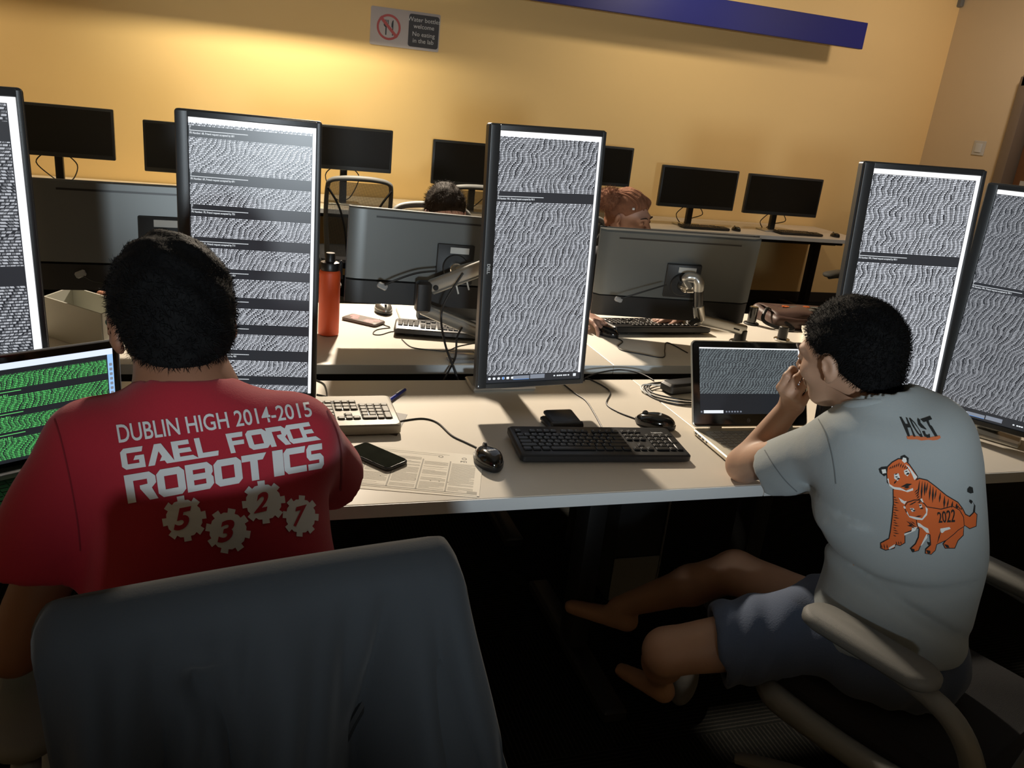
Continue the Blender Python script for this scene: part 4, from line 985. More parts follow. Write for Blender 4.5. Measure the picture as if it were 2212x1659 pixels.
def make_chair(label, group='grey task chairs', backh=1.0):
    t = thing('office_chair', label, 'chair', (0, 0, 0), 0, group)
    for k in range(5):
        a = math.radians(90 + 72 * k + 18); d = Vector((math.cos(a), math.sin(a), 0))
        put('base_leg', MB().tube([d * .03 + Vector((0, 0, .115)), d * .15 + Vector((0, 0, .11)), d * .27 + Vector((0, 0, .082)), d * .31 + Vector((0, 0, .068))], [.030, .026, .020, .016], 10, 3, flat=.8), 'grey_plastic', t)
        w_ = MB(); s_ = Vector((-d.y, d.x, 0))
        for q_ in (-1, 1): w_.cyl(d * .30 + s_ * (.006 * q_) + Vector((0, 0, .029)), d * .30 + s_ * (.024 * q_) + Vector((0, 0, .029)), .028, 16, .004)
        w_.cyl(d * .30 + Vector((0, 0, .04)), d * .30 + Vector((0, 0, .07)), .008, 10)
        put('caster', w_, 'black_plastic', t)
    put('gas_column', MB().cyl((0, 0, .09), (0, 0, .28), .028, 20).cyl((0, 0, .28), (0, 0, .40), .018, 20), 'black_metal', t)
    put('tilt_box', MB().prism(rrect(.17, .26, .04), .385, .43, .01), 'black_plastic', t)
    put('seat', MB().prism(rrect(.485, .47, .10, 6), .425, .49, .022), 'seat', t)
    for s in (-1, 1):
        sf = MB().tube([(s * .225, .20, .425), (s * .255, .15, .428), (s * .262, 0, .43), (s * .258, -.14, .44), (s * .235, -.25, .46)], [.022, .027, .024, .024, .022], 10, 4, flat=1.1)
        put('side_rail', sf, 'grey_plastic', t)
    h = backh
    fr = MB().tube([(-.10, -.23, .42), (-.17, -.265, .47), (-.190, -.285, .60), (-.203, -.315, .78), (-.200, -.352, h - .05), (-.178, -.368, h - .005), (-.10, -.385, h + .012), (0, -.39, h + .016), (.10, -.385, h + .012), (.178, -.368, h - .005), (.200, -.352, h - .05), (.203, -.315, .78), (.190, -.285, .60), (.17, -.265, .47), (.10, -.23, .42)], [.018, .02, .016, .014, .014, .015, .017, .018, .017, .015, .014, .014, .016, .02, .018], 10, 5)
    put('back_frame', fr, 'grey_plastic', t)
    R = []
    for i in range(15):
        z = .50 + (h - .01 - .50) * i / 14; y0 = float(np.interp(z, [.47, .6, .78, h - .05, h], [-.265, -.285, -.315, -.352, -.37])); hw = float(np.interp(z, [.47, .6, .78, h - .05, h], [.165, .183, .196, .192, .172]))
        R.append([(hw * u, y0 - .022 * (1 - u * u) + .0, z) for u in np.linspace(-1, 1, 13)])
    put('back_mesh', MB().rings(R, cap=False, closed=False), 'mesh', t, 180)
    sp_ = MB()
    for s in (-1, 1): sp_.tube([(s * .20, -.375, h - .05), (s * .13, -.36, .84), (s * .085, -.345, .70), (s * .06, -.31, .52), (s * .04, -.2, .43)], .007, 8, 4)
    put('back_spring', sp_, 'black_metal', t)
    for s in (-1, 1):
        ar = MB().tube([(s * .245, -.235, .455), (s * .258, -.235, .53), (s * .268, -.205, .60), (s * .268, -.15, .638), (s * .268, -.05, .652), (s * .268, .08, .652)], [.024, .022, .021, .02, .017, .013], 10, 4, flat=1.0)
        a = put('arm', ar, 'grey_plastic', t)
        pd = MB().prism([(x * 1.0, y) for x, y in rrect(.088, .27, .042, 6)], -.014, .016, .009, Matrix.Translation((s * .268, -.005, .67)))
        put('arm_pad', pd, 'armpad', a, 60)
    return t
def place(o, x, y, rz, label=None, group=None):
    o.location = (x, y, 0); o.rotation_euler = (0, 0, math.radians(rz))
    if label: o['label'] = label
    return o
CH = make_chair('grey task chair of the person in grey, turned left, black seat')
LC = (-.038, 1.168); LROT = 8.0
def more(x, y, rz, label): return place(copy_tree(CH), x, y, rz, label)
more(LC[0], LC[1], LROT, 'grey task chair with a jacket hung over its back')
rows = [(uy(779, 378, 5.30).x, 'mesh-backed chair at the wall desk right of the dark-banded screen'), (uy(1035, 388, 5.30).x, 'mesh-backed chair at the wall desk behind the short-haired man'), (uy(1290, 405, 5.30).x - .05, 'mesh-backed chair at the wall desk behind the curly-haired person')]
for x, l in rows: more(x, 5.67, 0, l)
more(.93, 3.86, 180, 'chair of the short-haired man, almost hidden by the rear monitor')
more(1.74, 3.82, 185, 'chair of the curly-haired person, hidden behind the rear monitor')
more(.12, 3.90, 180, 'chair of the person whose hand shows at the far left')
more(4.02, 4.42, 118, 'empty chair nearest the right portrait screen, its grey arm rests showing')
more(4.95, 5.25, 150, 'empty chair at the right end of the wall desk')
place(CH, 1.36, 1.10, 20)

# ------------------------------------------------------------------ jacket over the chair back
def jacket_mat():
    return mat('slate_grey_jersey', rgb(35, 39, 43), .95, vary=.05, vscale=3, bump=(380, .25, .001), sheen=.05)
M['jacket'] = jacket_mat()
JT = Matrix.Translation((LC[0], LC[1], 0)) @ Matrix.Rotation(math.radians(LROT), 4, 'Z') @ Matrix.Translation((-LC[0], -LC[1], 0))
def jacket():
    n, m_ = 90, 96; by = LC[1] - .372; R = []
    r = random.Random(5)
    for j in range(m_ + 1):
        v = j / m_                     # 0 front inner hem .. .38 top .. 1 outer hem
        row = []
        for i in range(n + 1):
            u = i / n * 2 - 1
            s = (v - .36) / .64 if v > .36 else -(.36 - v) / .36
            d = abs(s); 
            if s >= 0: z = 1.052 - .55 * max(0, s - .03); yy = by - .036 * min(1, s / .05) - .035 * s ** .7
            else: z = 1.052 - .30 * max(0, d - .03); yy = by + .020 * min(1, d / .08) + .05 * d
            z += .010 * math.exp(-(s / .03) ** 2) - .030 * (max(0, abs(u) - .90) / .10) ** 2 - .004 * u * u
            z += .006 * u
            wl = .212 + (.006 - .03 * s if s > 0 else 0) ; wr_ = .214 + (.008 + .17 * s ** 1.25 if s > 0 else 0)
            x = LC[0] + .004 + (u * wr_ if u > 0 else u * wl)
            g = max(0, min(1, (s - .04) * 2.4)) if s > 0 else 0
            fold = .020 * math.sin(u * 7.5 + 1.1 + 1.5 * s) * g + .012 * math.sin(u * 14 - 2.2 * s + .7) * g + .006 * math.sin(u * 29 + 3 * s) * g
            k1 = u + .22 - .25 * (s - .3); fold += -.026 * math.exp(-(k1 / .05) ** 2) * g * (s > .12) * min(1, (s - .1) * 5 if s > .1 else 0)
            k2 = u - .50 + .30 * (s - .25); fold += -.030 * math.exp(-(k2 / .07) ** 2) * min(1, max(0, (s - .06) * 4))
            k3 = u - .86; fold += .012 * math.exp(-(k3 / .05) ** 2) * g
            k4 = math.hypot((u + .36) / .06, (s - .20) / .05); fold += -.018 * math.exp(-k4 * k4)
            k5 = math.hypot((u + .30) / .12, (s - .13) / .03); fold += .010 * math.exp(-k5 * k5)
            yy -= 1.5 * fold + .004 * math.sin(u * 41 + s * 17) * g
            yy += .050 * max(0, abs(u) - .80) ** 1.0 * (1.2 if s > 0 else 0)
            row.append((x, yy, z))
        R.append(row)
    mb = MB().rings(R, cap=False, closed=False, T=JT)
    t = thing('jacket', 'slate grey jacket draped over the back of the front left chair', 'jacket', JT @ Vector((LC[0], by, .5)), LROT)
    o = put('shell', mb, 'jacket', t, 180); md = o.modifiers.new('thickness', 'SOLIDIFY'); md.thickness = .004
    sv = MB()   # sleeve hanging at the right, lower hem band
    sv.tube([(LC[0] + .19, by - .035, .93), (LC[0] + .225, by - .07, .80), (LC[0] + .25, by - .085, .66), (LC[0] + .27, by - .09, .52)], [.030, .038, .036, .030], 14, 6, flat=.55, up=(0, 1, 0), T=JT)
    put('sleeve', sv, 'jacket', t, 180)
    pk = MB().tube([uy(372, 1318, .768), uy(398, 1345, .764), uy(432, 1368, .764)], [.0015, .004, .0015], 8, 4, flat=.5)
    put('crease_shade', pk, 'bezel', t)  # dark tube laid on the cloth as the shade inside a crease
    return t
jacket()

# ------------------------------------------------------------------ people
def skin(name, c, rough=.55):
    m = mat(name, c, rough, vary=.07, vscale=14, bump=(220, .12, .0008)); b = m.node_tree.nodes['Principled BSDF']
    b.inputs['Subsurface Weight'].default_value = .08; b.inputs['Subsurface Radius'].default_value = (.012, .005, .003); return m
M['skin_l'] = skin('deep_brown_skin', rgb(134, 94, 72)); M['skin_r'] = skin('tan_skin', rgb(172, 136, 112))
M['skin_m'] = skin('pale_skin', rgb(205, 168, 158)); M['skin_w'] = skin('warm_brown_skin', rgb(166, 130, 114)); M['skin_h'] = skin('light_skin', rgb(198, 142, 116))
def hairmat(n, c, r=.55): return mat(n, c, r, vary=.25, vscale=40, bump=(120, .5, .003))
M['hair_black'] = hairmat('black_hair', rgb(9, 9, 10), .75); M['hair_brown'] = hairmat('short_brown_hair', rgb(40, 32, 25), .7); M['hair_red'] = hairmat('auburn_curly_hair', rgb(120, 82, 62), .8)
def cloth(n, c, b=(420, .3, .0012)): return mat(n, c, .92, vary=.03, vscale=5, bump=b, sheen=.1)
M['red'] = cloth('red_jersey', rgb(158, 26, 44)); M['greyshirt'] = cloth('light_grey_jersey', rgb(150, 158, 160))
M['denim'] = cloth('light_blue_denim', rgb(72, 84, 106), (300, .5, .0015)); M['dark_cloth'] = cloth('dark_cloth', rgb(34, 36, 42)); M['jeans'] = cloth('dark_jeans', rgb(38, 44, 58))
M['sneaker'] = cloth('grey_knit_shoe', rgb(90, 90, 88))
M['eye_white'] = mat('eye_white', rgb(225, 220, 215), .25, vary=0); M['iris'] = mat('dark_iris', rgb(30, 20, 16), .15, vary=0)
M['brow'] = hairmat('dark_brow', rgb(46, 32, 28))

def head_R(yaw, pitch, roll=0): 
    """columns: local x right, y face, z up; pitch>0 looks down"""
    return np.array((Matrix.Rotation(math.radians(yaw), 3, 'Z') @ Matrix.Rotation(math.radians(-pitch), 3, 'X') @ Matrix.Rotation(math.radians(roll), 3, 'Y')), dtype=np.float64).astype(F32)
def head_f(c, R, ears=True, s=1.0):
    c = np.asarray(c, F32)
    def f(P):
        Q = ((P - c) @ R) / s
        d = ell(Q, V(0, -.014, .024), V(.0765, .097, .090))
        d = smin(d, ell(Q, V(0, .030, -.036), V(.060, .060, .076)), .03)
        d = smin(d, ell(Q, V(0, .064, -.092), V(.026, .022, .020)), .03)
        d = smin(d, ell(Q, V(0, .078, .016), V(.052, .020, .014)), .02)
        for sx in (-1, 1):
            d = smin(d, ell(Q, V(sx * .043, .060, -.028), V(.022, .022, .020)), .02)
            d = smax(d, -ell(Q, V(sx * .031, .101, -.002), V(.019, .012, .011)), .012)
            d = smin(d, ell(Q, V(sx * .031, .084, -.002), V(.014, .012, .010)), .004)
        d = smin(d, seg(Q, (0, .093, .008), (0, .113, -.030), .007, .0105), .012)
        for sx in (-1, 1): d = smin(d, ell(Q, V(sx * .012, .103, -.034), V(.008, .009, .007)), .006)
        d = smin(d, ell(Q, V(0, .093, -.058), V(.023, .010, .006)), .006); d = smin(d, ell(Q, V(0, .091, -.069), V(.020, .010, .006)), .006)
        if ears:
            for sx in (-1, 1):
                A = np.array(Matrix.Rotation(math.radians(-sx * 24), 3, 'Z') @ Matrix.Rotation(math.radians(-10), 3, 'X'), dtype=np.float64).astype(F32)
                e = ell(Q, V(sx * .0845, -.010, -.008), V(.0078, .0165, .028), A)
                e = smax(e, -ell(Q, V(sx * .096, -.007, -.004), V(.0105, .0085, .017), A), .003)
                e = smin(e, ell(Q, V(sx * .079, -.002, -.034), V(.006, .009, .009)), .01)
                d = smin(d, e, .006)
        return d * s
    return f
def hand_f(wrist, fwd, up, side, curl=(25, 30, 20), s=1.0, thumb=(.0, 0), spread=1.0, fore=None, rw=.025):
    """fwd: finger direction, up: back of the hand, side=+1 thumb on local +x"""
    fwd = Vector(fwd).normalized(); up = Vector(up); up = (up - fwd * up.dot(fwd)).normalized(); x = fwd.cross(up) * side
    O = Vector(wrist)
    def W_(p): return O + x * (p[0] * s) + fwd * (p[1] * s) + up * (p[2] * s)
    segs = []
    bx = [(.029, .088, .074, .0086), (.0095, .093, .082, .0088), (-.0105, .089, .076, .0084), (-.029, .080, .060, .0075)]
    for i, (bx_, by_, L_, r_) in enumerate(bx):
        p = Vector((bx_, by_, 0)); a = 0; sp = math.radians((1.5 - i) * 5 * spread); pts = [p.copy()]
        for k, fr_ in enumerate((.46, .30, .24)):
            a += math.radians(curl[k] * (1 + .07 * i)); d = Vector((math.sin(sp) * math.cos(a), math.cos(sp) * math.cos(a), -math.sin(a))); p = p + d * L_ * fr_; pts.append(p.copy())
        rr = [r_ * 1.08, r_, r_ * .93, r_ * .84]
        for k in range(3): segs.append((W_(pts[k]), W_(pts[k + 1]), rr[k] * s, rr[k + 1] * s, i))
        segs.append((W_((bx_ * .55, .02, 0)), W_(pts[0]), .012 * s, rr[0] * 1.15 * s, 9))
    th = [(.018, .012, -.006), (.038 + thumb[0], .042, -.012 + thumb[1]), (.046 + thumb[0] * 1.3, .070, -.018 + thumb[1] * 1.6), (.047 + thumb[0] * 1.2, .093, -.022 + thumb[1] * 2)]
    for k in range(3): segs.append((W_(th[k]), W_(th[k + 1]), (.014, .0115, .0100)[k] * s, (.0115, .0100, .0086)[k] * s, 8))
    def f(P):
        d = None
        for a, b, ra, rb_, g in segs:
            if g == 9: e = seg(P, a, b, ra, rb_); d = e if d is None else smin(d, e, .010)
        e = seg(P, O, W_((0, .03, 0)), rw * s, .020 * s, (up, .72)); d = smin(d, e, .015)
        for gi in (0, 1, 2, 3, 8):
            g_ = None
            for a, b, ra, rb_, g in segs:
                if g == gi: e = seg(P, a, b, ra, rb_); g_ = e if g_ is None else smin(g_, e, .003)
            d = smin(d, g_, .006 if gi != 8 else .010)
        if fore is not None: d = smin(d, seg(P, fore[0], O, fore[1], rw * s, None), .015)
        return d
    allp = [a for a, *_ in segs] + [b for _, b, *_ in segs] + [O] + ([Vector(fore[0])] if fore is not None else [])
    lo = [min(p[i] for p in allp) - .045 for i in range(3)]; hi = [max(p[i] for p in allp) + .045 for i in range(3)]
    return f, lo, hi
def hair_shell(c, R, s=1.0, front=.052, thick=.012, ruff=.004, back=-.105, earcut=True):
    c = np.asarray(c, F32)
    def f(P):
        Q = ((P - c) @ R) / s
        d = ell(Q, V(0, -.016, .026), V(.0765 + thick * .75, .097 + thick, .090 + thick * 1.1))
        d = smin(d, ell(Q, V(0, -.052, -.045), V(.060 + thick * .4, .050 + thick * .3, .055)), .03)
        n = ruff * (np.sin(Q[:, 0] * 95 + 3 * np.sin(Q[:, 2] * 60)) * np.sin(Q[:, 1] * 88 + 1.3) * .6 + .5 * np.sin(Q[:, 2] * 140 + Q[:, 0] * 120))
        d = d + n
        k = V(0, -.62, .78); cut = -(Q @ k - (front * .78 - .092 * .62 + .018))
        d = smax(d, cut, .01)
        if earcut:
            for sx in (-1, 1): d = smax(d, -ell(Q, V(sx * .088, .004, -.016), V(.024, .032, .044)), .006)
        d = smax(d, -(Q[:, 2] - back), .01)
        return d * s
    return f
def strands(vs, fs, c, n=2500, L_=.018, r=.00050, out=.7, droop=.3, seed=1, zmin=None):
    """short tapered hair blades on a hair shell, added to its mesh"""
    g = np.random.default_rng(seed); mb = MB(); c = np.asarray(c)
    q = fs[g.integers(0, len(fs), n)]; a = vs[q]; p = a.mean(1); nr = np.cross(a[:, 2] - a[:, 0], a[:, 3] - a[:, 1]); nr /= np.linalg.norm(nr, axis=1)[:, None] + 1e-9
    if ((p - c) * nr).sum() < 0: nr = -nr
    for i in range(n):
        P = Vector(p[i]); N_ = Vector(nr[i]); T_ = Vector(g.normal(0, 1, 3)); T_ = (T_ - N_ * T_.dot(N_)).normalized()
        d = (N_ * out + T_ * .55 + Vector((0, 0, -droop))).normalized(); l = L_ * g.uniform(.5, 1.1); s_ = d.cross(N_); s_ = s_.normalized() * r if s_.length > 1e-5 else T_ * r
        m_ = P + d * l * .55 + N_ * l * .1; e = P + d * l + Vector((0, 0, -droop * l * .5))
        mb.add([P - s_, P + s_, m_ + s_ * .7, m_ - s_ * .7, e], [(0, 1, 2, 3), (3, 2, 4)])
    return mb
def hair_obj(name, f, lo, hi, res, m, parent, c, **k):
    vs, fs = snet(f, lo, hi, res); vs = relax(vs, fs, 1); mb = strands(vs, fs, c, **k)
    b = len(mb.v); mb.v += [Vector(p) for p in vs]; mb.f += [tuple(int(i) + b for i in q) for q in fs]
    return put(name, mb, m, parent, 180)
def pt(H, R, p): return Vector((np.asarray(H) + R.astype(float) @ np.asarray(p, float)).tolist())
def around(c, r): return [c[i] - r for i in range(3)], [c[i] + r for i in range(3)]
def wr(P, sc=1.0):     # cloth folds used as a displacement
    return (np.sin(P[:, 0] * 31 + 2.2 * np.sin(P[:, 2] * 13)) * np.sin(P[:, 2] * 19 + P[:, 0] * 9) + .5 * np.sin(P[:, 2] * 47 + P[:, 0] * 33 + P[:, 1] * 21)) * sc

def sleeve(P, s_, h_, r0, r1, hd):
    hd = Vector(hd).normalized(); ax_ = (h_ - s_).normalized()
    e = seg(P, s_, h_ + ax_ * .05, r0, r1); e = smax(e, plane(P, h_, hd), .004)
    return smax(e, -seg(P, h_ - ax_ * .07, h_ + ax_ * .12, r1 - .024, r1 - .012), .003)
# ---- person in red
def build_red():
    H = uy(374, 694, 1.300); R = head_R(13, 20, -3); NB = uy(405, 838, 1.225)
    sL = uy(165, 925, 1.20); sR = uy(672, 905, 1.20)
    eL = Vector((-.318, 1.13, .745)); wL = Vector((-.33, 1.36, .775)); eR = uy(720, 1050, 1.36); wR = Vector((.115, 1.70, .785))
    t = thing('person', 'seated person in a red robotics shirt, seen from behind, typing', 'person', (-.03, 1.1, 0))
    hip = Vector((0.0, 1.08, .52)); ch = (sL + sR) / 2 + Vector((.0, -.01, -.13))
    hf = head_f(H, R)
    def body(P):
        d = hf(P); d = smin(d, seg(P, pt(H, R, (0, -.022, -.05)), NB + Vector((0, .01, -.02)), .055, .060), .03)
        d = smin(d, seg(P, NB + Vector((0, 0, -.03)), hip, .075, .10), .05)
        d = smin(d, seg(P, sL + Vector((.03, 0, -.03)), eL, .044, .040), .02); d = smin(d, seg(P, sR + Vector((-.03, 0, -.03)), eR, .042, .038), .02)
        d = smin(d, seg(P, sL + Vector((.05, 0, -.03)), sR + Vector((-.05, 0, -.03)), .045, .045), .04)
        for s, e in ((-1, (-.14, 1.50, .52)), (1, (.14, 1.50, .52))):
            d = smin(d, seg(P, hip + Vector((s * .08, 0, 0)), e, .072, .05), .03); d = smin(d, seg(P, e, (s * .15, 1.52, .09), .048, .035), .02); d = smin(d, seg(P, (s * .15, 1.50, .05), (s * .16, 1.66, .035), .035, .03), .02)
        return d
    fine = []
    lo, hi = around(H, .16); fine.append((lambda P: smin(hf(P), seg(P, pt(H, R, (0, -.022, -.05)), NB + Vector((0, .01, -.02)), .055, .060), .03), [lo[0], lo[1], lo[2] - .04], hi, .0042))
    for (wr_, e, sd, fw) in ((wL, eL, 1, (.15, 1, -.05)), (wR, eR, -1, (-.25, 1, -.1))):
        f, lo, hi = hand_f(wr_, fw, (0, 0, 1), sd, (22, 32, 22), .95, fore=(e, .037)); fine.append((f, lo, hi, .0042))
    bd = sdf_mb([(body, (-.45, .90, .0), (.33, 1.75, 1.22), .010)] + fine)
    put('body', bd, 'skin_l', t, 180)
    def shirt(P):
        n = wr(P, .0022)
        cx = ch
        d = ell(P, (cx.x, cx.y + .0, cx.z - .02), (.190, .118, .215))
        d = smin(d, ell(P, (-.038, 1.105, .80), (.172, .125, .25)), .06)
        d = smin(d, seg(P, sL + Vector((.035, 0, -.035)), sR + Vector((-.035, 0, -.035)), .066, .066), .06)
        d = smin(d, seg(P, NB + Vector((-.005, -.012, -.062)), NB + Vector((-.005, -.006, -.026)), .088, .058), .06)
        # rounded upper back
        d = smin(d, ell(P, (NB.x + .01, NB.y - .055, NB.z - .13), (.15, .075, .11)), .05)
        hL = uy(80, 1212, 1.16); hR = sR.lerp(eR, .80)
        for s_, h_, r0, r1, hd in ((sL, hL, .068, .082, (-.18, -.05, -1)), (sR, hR, .060, .062, (.25, .85, -.5))):
            d = smin(d, sleeve(P, s_ + Vector((.02 if s_ is sL else -.02, 0, -.03)), h_, r0, r1, hd), .03)
        d = d + n * np.clip((1.12 - P[:, 2]) * 4, .25, 1.2)
        # neck opening
        d = smax(d, -seg(P, NB + Vector((-.003, .006, -.018)), NB + Vector((0, .03, .08)), .058, .07), .006)
        # collar rib and sleeve seam grooves
        return d
    ms = sdf_mb([(shirt, (-.42, .93, .56), (.30, 1.50, 1.24), .0065)], it=2)
    so = put('shirt', ms, 'red', t, 180)
    def trs(P):
        d = None
        for s, e in ((-1, (-.14, 1.50, .52)), (1, (.14, 1.50, .52))):
            a = seg(P, hip + Vector((s * .08, 0, 0)), e, .095, .065); a = smin(a, seg(P, e, (s * .15, 1.52, .10), .064, .05), .03); d = a if d is None else smin(d, a, .03)
        return d + wr(P, .002)
    put('trousers', sdf_mb([(trs, (-.28, .95, .04), (.28, 1.62, .66), .013)]), 'jeans', t, 180)
    for s in (-1, 1):
        put('shoe', sdf_mb([(lambda P, s=s: smax(ell(P, (s * .155, 1.58, .035), (.047, .13, .05)), -P[:, 2] + .004, .01), (s * .155 - .06, 1.44, -.01), (s * .155 + .06, 1.73, .11), .009)]), 'dark_cloth', t, 180)
    hs = hair_shell(H, R, 1.03, front=.050, thick=.013, ruff=.003, back=-.112)
    lo, hi = around(H, .16); hair_obj('hair', hs, lo, hi, .0045, 'hair_black', t, H, n=9000, L_=.013, out=.30, droop=.35, seed=3)
    put('collar', MB().tube([NB + Vector((.068 * math.cos(a) - .003, .002 + .060 * math.sin(a), -.018 - .028 * math.sin(a))) for a in [i * math.pi / 18 for i in range(37)]], .0075, 8, flat=1.3), 'red', so, 180)
    # strokes of the glasses temple seen over the left ear
    put('glasses', MB().tube([pt(H, R, (-.088, -.01, .012)), pt(H, R, (-.088, .05, .010)), pt(H, R, (-.070, .105, .006)), pt(H, R, (0, .125, .006)), pt(H, R, (.070, .105, .006)), pt(H, R, (.088, .05, .010)), pt(H, R, (.088, -.01, .012))], .0016, 6, 3), 'black_metal', t)
    return t, so
RED, RED_SHIRT = build_red()

# ---- person in grey
def build_grey():
    H = uy(1832, 768, 1.285); R = head_R(20, 12, -6); NB = uy(1902, 856, 1.185)
    sL = uy(1795, 938, 1.255); sR = uy(2032, 915, 1.11)
    eL = Vector((uy(1608, 1002, 1.558).x, 1.558, .779)); wL = uy(1712, 872, 1.500); t = thing('person', 'seated person in a grey tiger-print shirt, chin on the left hand', 'person', (1.25, 1.15, 0))
    hip = uy(1895, 1385, 1.13); hip.z = .56; ax = (sR - sL); ax.z = 0; ax.normalize(); A = np.array([[ax.x, -ax.y, 0], [ax.y, ax.x, 0], [0, 0, 1]], F32)
    hipR = hip + ax * .085; hipL = hip - ax * .085
    kR = uz(1588, 1235, .52); aR = uz(1335, 1312, .26); kL = uz(1440, 1408, .44); aL = uz(1420, 1462, .12)
    hf = head_f(H, R, s=.96)
    eR = Vector((sR.x + .10, sR.y + .20, .80)); wRr = Vector((sR.x + .02, sR.y + .44, .785))
    neck = lambda P: seg(P, pt(H, R, (0, -.022, -.05)), NB + Vector((.0, .01, -.04)), .050, .047)
    def body(P):
        d = smin(hf(P), neck(P), .03)
        d = smin(d, seg(P, NB + Vector((0, 0, -.04)), hip, .055, .075), .05); d = smin(d, seg(P, sL - Vector((-.02, 0, .03)), sR - Vector((.03, 0, .04)), .034, .034), .03)
        d = smin(d, seg(P, sL + Vector((0, 0, -.03)), eL, .045, .041), .02); d = smin(d, seg(P, sR + Vector((0, 0, -.03)), eR, .042, .036), .02)
        d = smin(d, seg(P, hipR, kR, .078, .052), .03); d = smin(d, seg(P, kR, kR.lerp(aR, .35), .050, .050), .02); d = smin(d, seg(P, kR.lerp(aR, .35), aR, .050, .030), .02)
        d = smin(d, seg(P, hipL, kL, .078, .052), .03); d = smin(d, seg(P, kL, kL.lerp(aL, .35), .050, .048), .02); d = smin(d, seg(P, kL.lerp(aL, .35), aL, .048, .030), .02)
        for a_, dr_ in ((aR, Vector((-.55, .75, -.25))), (aL, Vector((-.2, .9, -.35)))):
            dr_ = dr_.normalized(); d = smin(d, seg(P, a_ - dr_ * .035 + Vector((0, 0, -.035)), a_ + dr_ * .15 + Vector((0, 0, -.03)), .032, .022), .025)
        return d
    lo, hi = around(H, .16)
    fine = [(lambda P: smin(hf(P), neck(P), .03), [lo[0], lo[1], lo[2] - .03], hi, .004)]
    kn = pt(H, R, (-.030, .118, -.070))
    f, lo, hi = hand_f(wL, (kn - wL) + Vector((0, 0, .012)), (-.75, -.62, .25), -1, (52, 62, 45), .98, thumb=(-.012, -.012), fore=(eL, .040), rw=.026)
    def armf(P): return smin(f(P), seg(P, sL + Vector((0, 0, -.03)), eL, .045, .041), .02)
    lo = [min(lo[0], sL.x - .03), min(lo[1], sL.y), lo[2] - .02]; fine.append((armf, lo, hi, .004))
    f2, lo2, hi2 = hand_f(wRr, (-.2, 1, -.1), (0, 0, 1), -1, (25, 30, 20), .95, fore=(eR, .036)); fine.append((f2, lo2, hi2, .005))
    put('body', sdf_mb([(body, (.75, .95, .0), (1.58, 2.10, 1.10), .010)] + fine), 'skin_r', t, 180)
    hL = uy(1688, 1012, 1.425); hR = sR.lerp(eR, .62)
    cc = uy(1935, 1045, 1.155); wc = uy(1950, 1215, 1.125); lc = uy(1905, 1370, 1.115)
    hemL = uy(1742, 1345, 1.20); hemR = uy(2052, 1440, 1.03)
    def shirt(P):
        d = ell(P, cc, (.150, .112, .20), A)
        d = smin(d, ell(P, wc, (.147, .115, .22), A), .05)
        d = smin(d, ell(P, lc + Vector((.008, 0, .01)), (.150, .125, .15), A), .05)
        d = smin(d, seg(P, sL + Vector((.025, 0, -.035)), sR + Vector((-.025, 0, -.035)), .062, .062), .05)
        d = smin(d, seg(P, NB + Vector((0, -.006, -.06)), NB + Vector((0, -.004, -.022)), .088, .060), .05)
        d = smin(d, ell(P, NB + Vector((.02, -.045, -.12)), (.13, .07, .10), A), .05)
        d = smin(d, sleeve(P, sL + Vector((.01, 0, -.025)), hL, .058, .074, (hL - sL) * 1.0), .03)
        d = smin(d, sleeve(P, sR + Vector((-.01, 0, -.025)), hR, .058, .066, hR - sR), .03)
        z = P[:, 2]
        d = d + wr(P, .0018) * np.clip((1.05 - z) * 3, .3, 1.3)
        # big folds round the waist
        q1 = plane(P, uy(1800, 1330, 1.05), (.35, .1, -1.0)); d = d + .016 * np.exp(-(q1 / .014) ** 2) * (z < .80) * np.exp(-((P[:, 0] - 1.16) / .13) ** 2)
        q2 = plane(P, uy(1900, 1290, 1.02), (-.45, .1, -1.0)); d = d + .016 * np.exp(-(q2 / .012) ** 2) * np.exp(-((P[:, 0] - 1.25) / .10) ** 2)
        q3 = plane(P, uy(1810, 1230, 1.08), (1, -.2, -.55)); d = d - .011 * np.exp(-(q3 / .020) ** 2) * (z < .86)
        hp = plane(P, (hemL + hemR) / 2, (-.0, -.25, -1.0)); d = smax(d, hp - .0, .006)
        d = smax(d, -seg(P, NB + Vector((.003, .008, -.016)), NB + Vector((0, .03, .08)), .053, .065), .006)
        return d
    so = put('shirt', sdf_mb([(shirt, (.98, .90, .45), (1.60, 1.56, 1.16), .0065)], it=2), 'greyshirt', t, 180)
    put('collar', MB().tube([NB + Vector((.062 * math.cos(a) + .002, .004 + .054 * math.sin(a), -.018 - .026 * math.sin(a))) for a in [i * math.pi / 18 for i in range(37)]], .0070, 8, flat=1.3), 'greyshirt', so, 180)
    eS = hipL.lerp(kL, .70); eS2 = hipR.lerp(kR, .55)
    def shorts(P):
        d = ell(P, hip + Vector((0, -.005, -.01)), (.165, .135, .105), A)
        d = smin(d, sleeve(P, hipL, eS, .095, .092, eS - hipL), .03); d = smin(d, sleeve(P, hipR, eS2, .095, .092, eS2 - hipR), .03)
        fold = .004 * np.sin(plane(P, hip, (eS - hipL).normalized() + Vector((.2, .1, .5))) * 95 + 2 * np.sin(P[:, 0] * 22))
        return d + fold + wr(P, .002)
    so2 = put('shorts', sdf_mb([(shorts, (.88, .93, .33), (1.55, 1.62, .74), .008)], it=1), 'denim', t, 180)
    hs = hair_shell(H, R, .965, front=.046, thick=.010, ruff=.002, back=-.104)
    lo, hi = around(H, .16); hair_obj('hair', hs, lo, hi, .0045, 'hair_black', t, H, n=9000, L_=.013, out=.45, droop=.3, seed=8)
    for a_, dr_, nm in ((aL, Vector((-.2, .9, -.35)), 'shoe'),):
        dr_ = dr_.normalized()
